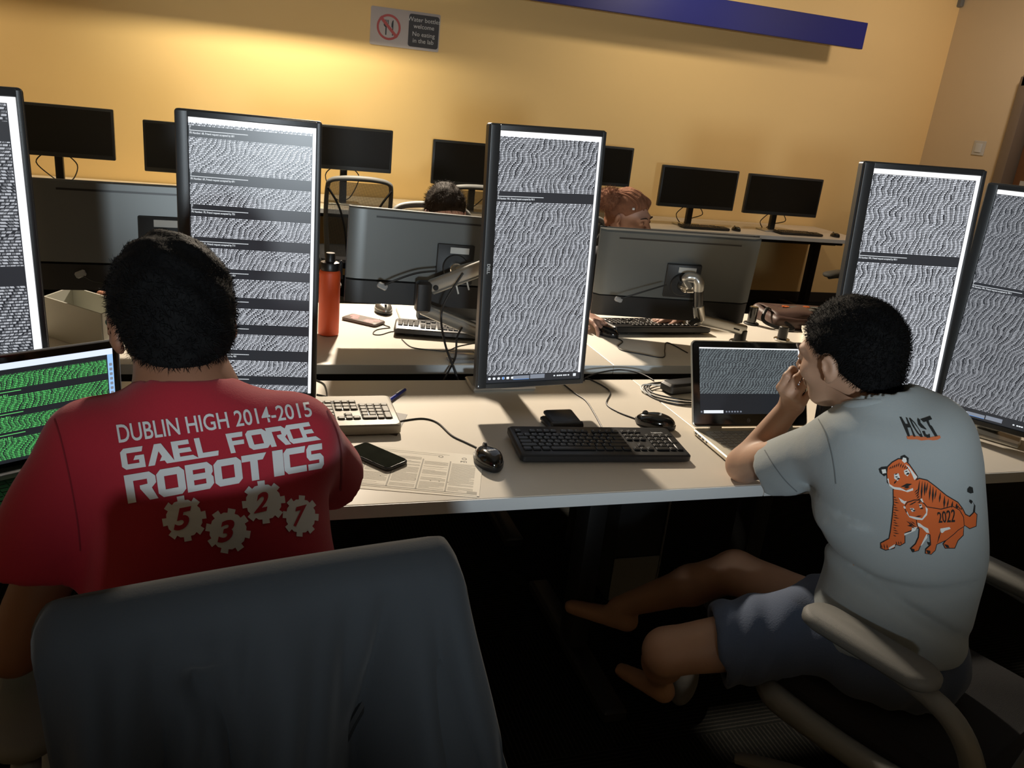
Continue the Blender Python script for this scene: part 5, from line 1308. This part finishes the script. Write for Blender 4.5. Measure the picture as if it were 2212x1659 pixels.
    for sx in (-1, 1):
        e = put('eye', MB().ball(pt(H, R, (sx * .0295, .077, -.002)), .0108, 14), 'eye_white', t, 180)
        put('iris', MB().ball(pt(H, R, (sx * .0295, .0835, -.002)), .0052, 12), 'iris', e, 180)
        put('eyebrow', MB().tube([pt(H, R, (sx * .013, .095, .017)), pt(H, R, (sx * .031, .094, .022)), pt(H, R, (sx * .048, .081, .018))], [.002, .003, .0015], 8, 3), 'brow', t)
    return t, so, so2, kL, aL
GREY, GREY_SHIRT, GREY_SHORTS, kL, aL = build_grey()
p = uz(1478, 1448, .05)
solo('slipper', sdf_mb([(lambda P: smax(ell((P - V(p.x, p.y, 0)) @ np.array([[.82, .57, 0], [-.57, .82, 0], [0, 0, 1]], F32) + V(0, 0, 0), V(0, 0, .035), V(.045, .13, .045)), -P[:, 2] + .004, .01), (p.x - .14, p.y - .14, -.01), (p.x + .14, p.y + .14, .1), .008)]), 'sneaker', 'grey ribbed slip-on shoe on the dark carpet beside the chair', 'shoe', smooth=180)

# ---- people behind the second row
def seated_behind(label, H, R, skin_, hairm, shirtm, hands, hair_kw, s=1.0, extra=None):
    H = Vector(H); t = thing('person', label, 'person', (H.x, H.y, 0)); hf = head_f(H, R, s=s)
    NB = H + Vector((0, .07, -.17)); sA = NB + Vector((-.17, .02, -.06)); sB = NB + Vector((.17, .02, -.06)); hip = Vector((NB.x, NB.y + .16, .53))
    el = [Vector((sA.x - .05, sA.y - .10, .80)), Vector((sB.x + .05, sB.y - .10, .80))]
    def body(P):
        d = smin(hf(P), seg(P, pt(H, R, (0, -.022, -.05)), NB, .05, .055), .03)
        d = smin(d, seg(P, NB, hip, .08, .10), .05); d = smin(d, seg(P, sA, sB, .04, .04), .03)
        for s_, e in ((sA, el[0]), (sB, el[1])): d = smin(d, seg(P, s_, e, .042, .036), .02)
        for sx in (-1, 1): d = smin(d, seg(P, hip + Vector((sx * .08, 0, 0)), (hip.x + sx * .12, hip.y - .42, .50), .07, .05), .03); d = smin(d, seg(P, (hip.x + sx * .12, hip.y - .42, .50), (hip.x + sx * .12, hip.y - .40, .06), .05, .035), .02)
        return d
    lo, hi = around(H, .15); parts = [(body, (H.x - .4, H.y - .45, .0), (H.x + .4, H.y + .38, H.z - .05), .013), (lambda P: smin(hf(P), seg(P, pt(H, R, (0, -.022, -.05)), NB, .05, .055), .03), lo, hi, .0035)]
    for i, hd in enumerate(hands):
        if hd is None: continue
        f, lo, hi = hand_f(hd[0], hd[1], hd[2], hd[3], hd[4], .93, fore=(el[i], .034), thumb=(.004, 0), spread=1.5); parts.append((f, lo, hi, .0035))
    put('body', sdf_mb(parts), skin_, t, 180)
    def shirt(P):
        d = ell(P, NB + Vector((0, .04, -.20)), (.175, .12, .22)); d = smin(d, ell(P, hip + Vector((0, 0, .12)), (.155, .125, .22)), .05); d = smin(d, seg(P, sA, sB, .06, .06), .05)
        for s_, e in ((sA, el[0]), (sB, el[1])): d = smin(d, seg(P, s_, s_.lerp(e, .9), .056, .052), .03)
        d = smax(d, -seg(P, NB, NB + Vector((0, 0, .1)), .056, .07), .006); return d + wr(P, .002)
    put('shirt', sdf_mb([(shirt, (H.x - .36, H.y - .28, .42), (H.x + .36, H.y + .42, H.z - .06), .012)]), shirtm, t, 180)
    if hair_kw is not None:
        hs = hair_shell(H, R, s, **hair_kw[0]); lo, hi = around(H, .15); hair_obj('hair', hs, lo, hi, .0042, hairm, t, H, **hair_kw[1])
    for sx in (-1, 1):
        e = put('eye', MB().ball(pt(H, R, (sx * .031 * s, .083 * s, -.002)), .0108 * s, 14), 'eye_white', t, 180)
        put('iris', MB().ball(pt(H, R, (sx * .031 * s, .0918 * s, -.003)), .0052 * s, 12), 'iris', e, 180)
        put('eyebrow', MB().tube([pt(H, R, (sx * .012 * s, .100 * s, .017)), pt(H, R, (sx * .032 * s, .099 * s, .023)), pt(H, R, (sx * .052 * s, .084 * s, .017))], [.0022, .0032, .0014], 8, 3), 'brow', t)
    return t
Hm = uy(966, 408, 3.50); Hm.z -= .108
seated_behind('person with short brown hair, only the top of the head above a rear monitor', Hm, head_R(184, 22, 3), 'skin_m', 'hair_brown', 'dark_cloth', [None, None], (dict(front=.052, thick=.014, ruff=.004), dict(n=2600, L_=.020, out=.5, droop=.1, seed=12)))
Hw = uy(1366, 415, 3.42); Hw.z -= .108; RW = head_R(180 + 38, 8, 4)
mh = Vector((MA.x, MA.y, 0)); md_ = Vector((.35, -.94, 0))
kh = uz(1395, 692, .775)
wt = seated_behind('person with auburn puff hair, eyes just above a rear monitor, hand on mouse', Hw, RW, 'skin_w', 'hair_red', 'dark_cloth',
    [(Vector((MA.x - .050, MA.y + .118, .790)), (.32, -.93, -.10), (0, 0, 1), 1, (16, 26, 18)), (uz(1462, 688, .785), (-1, -.10, -.06), (0, .1, 1), -1, (14, 22, 16))],
    (dict(front=.046, thick=.008, ruff=.0035, earcut=True), dict(n=1200, L_=.008, out=.4, droop=.1, seed=22)))
bun = pt(Hw, RW, (.055, -.085, .058))
lo, hi = around(bun, .12)
def bunf(P):
    Q = P - np.asarray(bun, F32); n = .006 * np.sin(Q[:, 0] * 150) * np.sin(Q[:, 1] * 140 + 1) * np.sin(Q[:, 2] * 145) + .004 * np.sin(Q[:, 0] * 70 + 2) * np.sin(Q[:, 2] * 66); return ell(P, bun, (.066, .060, .050)) + n
hair_obj('hair_puff', bunf, lo, hi, .0045, 'hair_red', wt, bun, n=3200, L_=.020, out=.8, droop=.05, seed=5)
br = MB()
for k in range(7):
    x = -.054 + .018 * k
    br.tube([pt(Hw, RW, (x * 1.15, .084 - abs(x) * .5, .052 - abs(x) * .1)), pt(Hw, RW, (x * 1.2, .055, .098 - abs(x) * .35)), pt(Hw, RW, (x * 1.05 + .01, 0, .122 - abs(x) * .4)), pt(Hw, RW, (x * .6 + .03, -.06, .100))], [.003, .0048, .0048, .004], 8, 5)
put('braids', br, 'hair_red', wt, 180)
put('hair_clip', MB().box(tuple(pt(Hw, RW, (.066, .045, .055))), (.012, .006, .010), .002), 'white_print', wt)
Hh = uy(540, 420, 3.50)
hw_ = uz(262, 636, .80)
seated_behind('person hidden by the dark-banded screen, only a hand on a mouse showing at left', (Hh.x, 3.55, 1.06), head_R(180, 18), 'skin_h', 'hair_black', 'dark_cloth', [(Vector((MCm.x + .05, MCm.y + .085, .80)), (-.42, -.88, -.12), (0, 0, 1), 1, (20, 40, 26)), None], (dict(front=.05, thick=.012, ruff=.003), dict(n=400, L_=.012, seed=3)))
# ------------------------------------------------------------------ prints on the shirts
def poly_fill(outlines):
    cu = bpy.data.curves.new('p', 'CURVE'); cu.dimensions = '2D'; cu.fill_mode = 'BOTH'
    for o in outlines:
        s = cu.splines.new('POLY'); s.points.add(len(o) - 1)
        for i, p in enumerate(o): s.points[i].co = (p[0] / 100, p[1] / 100, 0, 1)
        s.use_cyclic_u = True
    ob = bpy.data.objects.new('p', cu); COL.objects.link(ob)
    me = bpy.data.meshes.new_from_object(ob.evaluated_get(bpy.context.evaluated_depsgraph_get()))
    vs = [(v.co.x * 100, v.co.y * 100) for v in me.vertices]; fs = [tuple(p.vertices) for p in me.polygons]
    bpy.data.objects.remove(ob); bpy.data.curves.remove(cu); bpy.data.meshes.remove(me); return vs, fs
def bvh_of(o):
    me = o.data; Mw = wmat(o); return BVHTree.FromPolygons([Mw @ v.co for v in me.vertices], [tuple(p.vertices) for p in me.polygons])
import bmesh
def drape(name, pieces, bvh, m, parent, lift=.0012, step=6.0):
    """cut flat artwork into small cells and lay every corner on the cloth"""
    bm = bmesh.new()
    for vs, fs in pieces:
        bv = [bm.verts.new((x, y, 0)) for x, y in vs]
        for f in fs:
            try: bm.faces.new([bv[i] for i in f])
            except ValueError: pass
    xs = [v.co.x for v in bm.verts]; ys = [v.co.y for v in bm.verts]
    for ax, lo, hi in (((1, 0, 0), min(xs), max(xs)), ((0, 1, 0), min(ys), max(ys))):
        c = math.floor(lo / step) * step + step
        while c < hi:
            bmesh.ops.bisect_plane(bm, geom=bm.verts[:] + bm.edges[:] + bm.faces[:], plane_co=Vector(ax) * c, plane_no=ax, dist=1e-4); c += step
    O = Vector(CAM)
    for v in bm.verts:
        d = Vector(_ray(v.co.x, v.co.y)).normalized(); h = bvh.ray_cast(O, d)
        if h[0] is None:
            q_ = bvh.find_nearest(O + d * 1.3); v.co = q_[0] + d * -.001
        else:
            n_ = h[1]; n_ = -n_ if n_.dot(d) > 0 else n_
            v.co = h[0] + (n_ * .6 - d * .4).normalized() * lift
    me = bpy.data.meshes.new(name); bm.to_mesh(me); bm.free(); me.materials.append(M[m] if isinstance(m, str) else m)
    me.polygons.foreach_set('use_smooth', [True] * len(me.polygons))
    me.transform(wmat(parent).inverted()); o = bpy.data.objects.new(name, me); COL.objects.link(o); o.parent = parent; return o
def bil(Q, u, v):     # Q: TL, TR, BR, BL in pixels; v measured down
    a = [Q[0][i] * (1 - u) + Q[1][i] * u for i in (0, 1)]; b = [Q[3][i] * (1 - u) + Q[2][i] * u for i in (0, 1)]
    return (a[0] * (1 - v) + b[0] * v, a[1] * (1 - v) + b[1] * v)
def text_quad(txt, Q, bold=0.0):
    vs, fs = text_mesh(txt, 1.0, bold=bold, res=4); x0 = min(v[0] for v in vs); x1 = max(v[0] for v in vs); y0 = min(v[1] for v in vs); y1 = max(v[1] for v in vs)
    return [bil(Q, (x - x0) / (x1 - x0), (y1 - y) / (y1 - y0)) for x, y in vs], fs
# squared block capitals, each on a unit cell (x right, y down)
G_ = {
 'G': [[(1, 0), (.93, .24), (.26, .24), (.26, .76), (.76, .76), (.76, .60), (.52, .60), (.62, .40), (1, .40), (1, 1), (.16, 1), (0, .84), (0, .16), (.16, 0)]],
 'A': [[(.34, 0), (.60, 0), (1, 1), (.68, 1), (.62, .84), (.44, .84), (.55, .62), (.46, .36), (.24, 1), (0, 1)]],
 'E': [[(0, 0), (.72, 0), (.72, .22), (.26, .22), (.26, .38), (.72, .38), (.76, .60), (.26, .60), (.26, .78), (.78, .78), (1, 1), (0, 1)]],
 'L': [[(0, 0), (.26, 0), (.26, .76), (1, .76), (.93, 1), (0, 1)]],
 'F': [[(0, 0), (1, 0), (.92, .24), (.28, .24), (.28, .40), (.95, .40), (.90, .62), (.28, .62), (.28, 1), (0, 1)]],
 'O': [[(.16, 0), (.84, 0), (1, .16), (1, .84), (.84, 1), (.16, 1), (0, .84), (0, .16)], [(.27, .26), (.73, .26), (.73, .74), (.27, .74)]],
 'R': [[(0, 0), (.82, 0), (1, .18), (1, .42), (.84, .58), (1, 1), (.72, 1), (.46, .56), (.46, .44), (.72, .42), (.72, .24), (.27, .24), (.27, 1), (0, 1)]],
 'C': [[(.16, 0), (1, 0), (.94, .25), (.27, .25), (.27, .75), (1, .75), (1, 1), (.16, 1), (0, .84), (0, .16)]],
 'B': [[(0, 0), (.82, 0), (1, .18), (1, .38), (.93, .48), (1, .58), (1, .82), (.82, 1), (0, 1)], [(.27, .22), (.72, .22), (.72, .38), (.27, .38)], [(.27, .60), (.72, .60), (.72, .78), (.27, .78)]],
 'T': [[(0, 0), (1, 0), (.84, .25), (.63, .25), (.63, 1), (.33, 1), (.33, .25), (0, .25)]],
 'I': [[(0, 0), (1, 0), (1, 1), (0, 1)]],
 'S': [[(.16, 0), (.95, 0), (.95, .24), (.28, .24), (.28, .38), (.82, .38), (1, .54), (1, .84), (.84, 1), (.05, 1), (.05, .76), (.73, .76), (.73, .62), (.16, .62), (0, .46), (0, .16)]],
}
def block(word, Q):
    out = []
    for ch_, a, b in word: out.append(poly_fill([[bil(Q, a + (b - a) * x, y) for x, y in o] for o in G_[ch_]]))
    return out
rb_ = bvh_of(RED_SHIRT)
drape('year_line', [text_quad('DUBLIN HIGH 2014-2015', [(251, 918), (667.5, 868.4), (675.5, 900), (257.7, 957.5)], bold=.012)], rb_, 'white_print', RED_SHIRT)
drape('team_name', block([('G', 0, .118), ('A', .13, .268), ('E', .263, .388), ('L', .383, .49), ('F', .546, .633), ('O', .643, .75), ('R', .750, .850), ('C', .847, .93), ('E', .918, 1)], [(258.8, 970.8), (676, 910.5), (693, 949.7), (265.4, 1016)]), rb_, 'white_print', RED_SHIRT)
drape('team_name', block([('R', 0, .155), ('O', .160, .300), ('B', .306, .442), ('O', .448, .587), ('T', .590, .716), ('I', .745, .798), ('C', .800, .912), ('S', .916, 1)], [(267.7, 1027.3), (696.3, 957), (699.6, 1010.6), (277.6, 1088.2)]), rb_, 'white_print', RED_SHIRT)
for cx, cy, rx, ry, dg, ph, dh in ((398.4, 1120.3, 48, 50, '5', 0, 49), (492.5, 1146.9, 49, 49, '3', .35, 48), (569, 1084.9, 47, 47, '2', .05, 44), (648.7, 1114.8, 39, 45, '7', .25, 44)):
    o = []
    for k in range(8):
        a0 = ph - .18 + k * math.pi / 4
        for da, rr in ((-.20, .80), (-.17, 1.0), (.17, 1.0), (.20, .80), (.39, .83)):
            a = a0 + da - math.pi / 2; o.append((cx + rx * rr * math.cos(a), cy + ry * rr * math.sin(a)))
    g = drape('gear', [poly_fill([o])], rb_, 'white_print', RED_SHIRT)
    sk = .10 * dh; wd = dh * .62 * rx / 48
    drape('gear_number', [text_quad(dg, [(cx - wd / 2 + sk - 3, cy - dh / 2 + 3), (cx + wd / 2 + sk - 3, cy - dh / 2 - 3), (cx + wd / 2 - sk - 3, cy + dh / 2 - 3), (cx - wd / 2 - sk - 3, cy + dh / 2 + 3)], bold=.035)], rb_, 'red', g, lift=.0020)

gb = bvh_of(GREY_SHIRT)
M['ink_black'] = mat('black_shirt_ink', rgb(24, 26, 26), .8, vary=.05); M['ink_orange'] = mat('orange_shirt_ink', rgb(206, 98, 42), .8, vary=.08)
M['ink_white'] = mat('white_shirt_ink', rgb(226, 228, 224), .8, vary=.03); M['ink_rust'] = mat('rust_underline', rgb(196, 106, 62), .85, vary=.12)
h = lambda pts: [(1880 + x / 11.06, 880 + y / 11.06) for x, y in pts]
host = [h([(700, 232), (745, 232), (845, 400), (905, 405), (850, 245), (880, 250), (1085, 700), (1035, 705), (960, 485), (885, 485), (950, 690), (900, 700)]),
        h([(925, 262), (955, 255), (1070, 370), (1190, 560), (1250, 690), (1250, 712), (1200, 712), (1120, 620), (1010, 450)]),
        h([(1135, 258), (1185, 300), (1200, 370), (1340, 520), (1335, 540), (1210, 490), (1150, 420), (1125, 320)]),
        h([(1240, 575), (1300, 570), (1330, 650), (1390, 660), (1395, 640), (1420, 640), (1430, 725), (1360, 730), (1290, 690)]),
        h([(1195, 290), (1430, 212), (1475, 290), (1390, 320), (1425, 420), (1470, 450), (1610, 690), (1545, 700), (1390, 440), (1340, 340), (1270, 360)])]
hole = h([(985, 325), (1050, 385), (1150, 520), (1215, 640), (1175, 640), (1090, 520)])
drape('underline', [poly_fill([h([(865, 690), (1000, 672), (1200, 700), (1450, 712), (1660, 672), (1680, 730), (1600, 775), (1500, 790), (1380, 775), (1220, 795), (1100, 765), (1000, 770), (885, 760)])])], gb, 'ink_rust', GREY_SHIRT)
drape('host_lettering', [poly_fill([host[0]]), poly_fill([host[1], hole])] + [poly_fill([o]) for o in host[2:]], gb, 'ink_black', GREY_SHIRT, lift=.0018)
g = lambda pts: [(1840 + x / 6.143, 960 + y / 6.143) for x, y in pts]
def grow(pts, k):
    cx = sum(p[0] for p in pts) / len(pts); cy = sum(p[1] for p in pts) / len(pts); n = len(pts); o = []
    A = sum(pts[i][0] * pts[(i + 1) % n][1] - pts[(i + 1) % n][0] * pts[i][1] for i in range(n)); sg_ = 1 if A > 0 else -1
    for i in range(n):
        a, b, c = pts[i - 1], pts[i], pts[(i + 1) % n]
        n1 = (b[1] - a[1], a[0] - b[0]); n2 = (c[1] - b[1], b[0] - c[0]); l1 = math.hypot(*n1) or 1; l2 = math.hypot(*n2) or 1
        nx = n1[0] / l1 + n2[0] / l2; ny = n1[1] / l1 + n2[1] / l2; l = math.hypot(nx, ny) or 1; o.append((b[0] + sg_ * k * nx / l, b[1] + sg_ * k * ny / l))
    return o
mother = [(555, 600), (900, 455), (1000, 480), (1100, 555), (1250, 680), (1400, 770), (1460, 850), (1500, 930), (1560, 960), (1620, 900), (1650, 930), (1640, 1080), (1560, 1110), (1480, 1060), (1470, 1200), (1400, 1270), (1360, 1370), (1240, 1370), (1215, 1320), (1300, 1210), (1200, 1180), (870, 1100), (700, 1170), (700, 1300), (640, 1335), (580, 1320), (560, 1370), (450, 1395), (390, 1370), (390, 1310), (500, 1250), (520, 1150), (545, 950), (560, 780)]
mhead = [(470, 380), (480, 300), (540, 240), (620, 195), (690, 200), (760, 270), (830, 370), (870, 430), (820, 520), (800, 590), (740, 620), (640, 590), (540, 560), (480, 500)]
cub = [(1000, 830), (1180, 860), (1330, 820), (1420, 870), (1470, 960), (1480, 1080), (1400, 1130), (1350, 1180), (1250, 1260), (1120, 1320), (1100, 1400), (1050, 1450), (980, 1440), (985, 1390), (1050, 1330), (1040, 1190), (1010, 1180), (970, 1250), (900, 1350), (880, 1400), (810, 1420), (785, 1380), (850, 1320), (890, 1230), (900, 1120), (870, 1060), (860, 990)]
chead = [(700, 830), (740, 770), (830, 740), (900, 740), (960, 790), (1000, 840), (990, 920), (930, 990), (850, 985), (770, 940), (730, 890)]
tail = [(1460, 850), (1500, 930), (1560, 950), (1605, 900), (1620, 800), (1590, 740), (1560, 730), (1555, 760), (1580, 790), (1600, 760), (1635, 810), (1630, 920), (1570, 985), (1490, 960), (1440, 880)]
earL = [(370, 330), (400, 310), (465, 300), (475, 380), (430, 410), (385, 370)]; earR = [(650, 220), (660, 165), (700, 150), (745, 185), (740, 240), (700, 265)]
cearL = [(670, 820), (690, 795), (735, 800), (740, 860), (700, 865)]; cearR = [(900, 720), (925, 695), (955, 720), (955, 780), (920, 770)]
dr = lambda nm, L_, m_, lift, par=GREY_SHIRT: drape(nm, [poly_fill([g(o)]) for o in L_], gb, m_, par, lift=lift, step=8)
t1 = dr('tiger_outline', [grow(o, 13) for o in (mother, mhead, cub, chead, earL, earR, cearL, cearR)] + [tail, [(1530, 590), (1560, 555), (1600, 570), (1610, 640), (1570, 650), (1530, 630)]], 'ink_black', .0012)
t2 = dr('tiger_fur', [mother, mhead], 'ink_orange', .0016)
cubo = dr('cub_outline', [grow(cub, 11), grow(chead, 12)], 'ink_black', .0020)
dr('cub_fur', [cub, chead], 'ink_orange', .0024)
whites = [[(395, 330), (450, 325), (460, 375), (410, 385)], [(665, 215), (680, 170), (720, 180), (730, 225), (700, 245)], [(470, 450), (490, 450), (500, 520), (560, 560), (640, 570), (720, 610), (810, 575), (815, 605), (740, 630), (660, 605), (560, 590), (500, 545)], [(710, 260), (760, 290), (820, 370), (870, 430), (830, 470), (800, 400), (770, 340)], [(560, 390), (620, 380), (640, 440), (610, 480), (565, 450)], [(690, 345), (740, 320), (775, 370), (740, 420), (700, 390)], [(620, 700), (700, 750), (730, 745), (700, 790), (655, 760)], [(695, 1180), (790, 1150), (800, 1100), (870, 1090), (840, 1140), (750, 1180), (700, 1205)], [(490, 1370), (570, 1320), (575, 1350), (500, 1390)]]
dr('tiger_markings', whites, 'ink_white', .0021)
cw = [[(870, 1030), (900, 1040), (950, 1080), (1010, 1110), (1025, 1170), (990, 1165), (930, 1100), (880, 1080)], [(1170, 1110), (1290, 1090), (1305, 1115), (1230, 1140), (1200, 1170), (1170, 1160)], [(735, 880), (760, 940), (860, 960), (930, 975), (985, 900), (975, 820), (1005, 850), (995, 930), (935, 998), (850, 990), (765, 960), (728, 905)], [(770, 840), (820, 840), (840, 880), (800, 890)], [(890, 790), (925, 790), (930, 830), (900, 835)], [(905, 720), (930, 710), (950, 765), (930, 760)], [(680, 820), (700, 810), (720, 840), (700, 850)], [(985, 1190), (1000, 1180), (1000, 1230), (930, 1330), (910, 1345), (950, 1260)]]
dr('cub_markings', cw, 'ink_white', .0028)
def stripe(a, b, w_): 
    dx, dy = b[0] - a[0], b[1] - a[1]; l = math.hypot(dx, dy); nx, ny = -dy / l * w_, dx / l * w_; m_ = ((a[0] + b[0]) / 2 + ny * .5, (a[1] + b[1]) / 2 - nx * .5)
    return [a, (m_[0] + nx, m_[1] + ny), b, (m_[0] - nx, m_[1] - ny)]
r = random.Random(4); ST = []
top = [(900, 455), (1000, 480), (1100, 555), (1250, 680), (1400, 770), (1450, 850)]
for k in range(15):
    f_ = k / 14 * (len(top) - 1); i = min(int(f_), len(top) - 2); q_ = f_ - i; a = (top[i][0] * (1 - q_) + top[i + 1][0] * q_, top[i][1] * (1 - q_) + top[i + 1][1] * q_ + 12); ln_ = (230 + 60 * math.sin(k * 1.7)) * (1 - .55 * k / 14)
    ST.append(stripe(a, (a[0] - 25 + 8 * (k % 3), min(a[1] + ln_, 845)), 9 + (k % 3) * 2))
for k in range(16): y_ = 690 + k * 34; ST.append(stripe((548, y_), (548 + 45 + 20 * (k % 3), y_ + 16), 6))
for k in range(8): ST.append(stripe((720 + k * 10, 1010 + (k % 2) * 60), (800 + k * 8, 1060 + (k % 3) * 26), 6))
for k in range(9): x_ = 500 + k * 28; ST.append(stripe((x_, 300 - abs(k - 4) * -8), (x_ + 22, 235 + abs(k - 4) * 14), 6))
for k in range(6): ST.append(stripe((830 + k * 10, 640 + k * 26), (880 + k * 6, 590 + k * 30), 6))
for a, b, w_ in (((560, 400), (610, 385), 7), ((570, 425), (615, 430), 9), ((590, 460), (640, 445), 13), ((700, 360), (745, 350), 8), ((715, 400), (765, 375), 15), ((650, 560), (800, 520), 22), ((690, 575), (770, 560), 14), ((600, 470), (560, 520), 10), ((395, 1320), (405, 1385), 6), ((430, 1315), (440, 1390), 6), ((470, 1320), (475, 1385), 6), ((590, 1280), (600, 1330), 6), ((620, 1280), (630, 1330), 6), ((650, 1280), (660, 1325), 6)): ST.append(stripe(a, b, w_))
dr('tiger_stripes', ST, 'ink_black', .0025)
CS = [stripe(a, b, w_) for a, b, w_ in (((760, 800), (830, 770), 7), ((800, 780), (860, 750), 7), ((870, 770), (920, 755), 7), ((770, 855), (820, 850), 8), ((800, 875), (845, 870), 11), ((885, 810), (925, 800), 10), ((900, 850), (950, 835), 12), ((840, 955), (930, 940), 9), ((785, 1370), (830, 1420), 24), ((985, 1395), (1040, 1440), 26), ((1220, 1320), (1290, 1365), 20), ((1000, 1290), (1040, 1330), 20), ((1180, 1130), (1130, 1310), 7))]
dr('cub_stripes', CS, 'ink_black', .0032)
drape('year_lettering', [text_quad('2022', [(1840 + 1125 / 6.143, 960 + 895 / 6.143), (1840 + 1365 / 6.143, 960 + 850 / 6.143), (1840 + 1360 / 6.143, 960 + 1025 / 6.143), (1840 + 1150 / 6.143, 960 + 1035 / 6.143)], bold=.01)], gb, 'ink_black', GREY_SHIRT, lift=.0034)

# stitched seams
def strip(px, w_=1.6):
    L_ = []; R_ = []
    P = [(p.x, p.y) for p in spline([(x, y, 0) for x, y in px], 5)]
    for i, p in enumerate(P):
        a = P[max(i - 1, 0)]; b = P[min(i + 1, len(P) - 1)]; dx, dy = b[0] - a[0], b[1] - a[1]; l = math.hypot(dx, dy); L_.append((p[0] - dy / l * w_, p[1] + dx / l * w_)); R_.append((p[0] + dy / l * w_, p[1] - dx / l * w_))
    return L_ + R_[::-1]
M['red_seam'] = mat('red_seam_thread', rgb(120, 20, 34), .95); M['grey_seam'] = mat('grey_seam_thread', rgb(112, 118, 120), .95)
for px in ([(118, 905), (132, 950), (146, 1010), (158, 1070), (168, 1130), (174, 1190)], [(706, 885), (727, 935), (737, 990), (736, 1060)]):
    drape('seam', [poly_fill([strip(px)])], rb_, 'red_seam', RED_SHIRT, lift=.0010)
for px in ([(1768, 905), (1784, 935), (1796, 975), (1803, 1015), (1806, 1045)], [(1652, 972), (1672, 1005), (1697, 1038), (1722, 1062)]):
    drape('seam', [poly_fill([strip(px, 1.2)])], gb, 'grey_seam', GREY_SHIRT, lift=.0010)
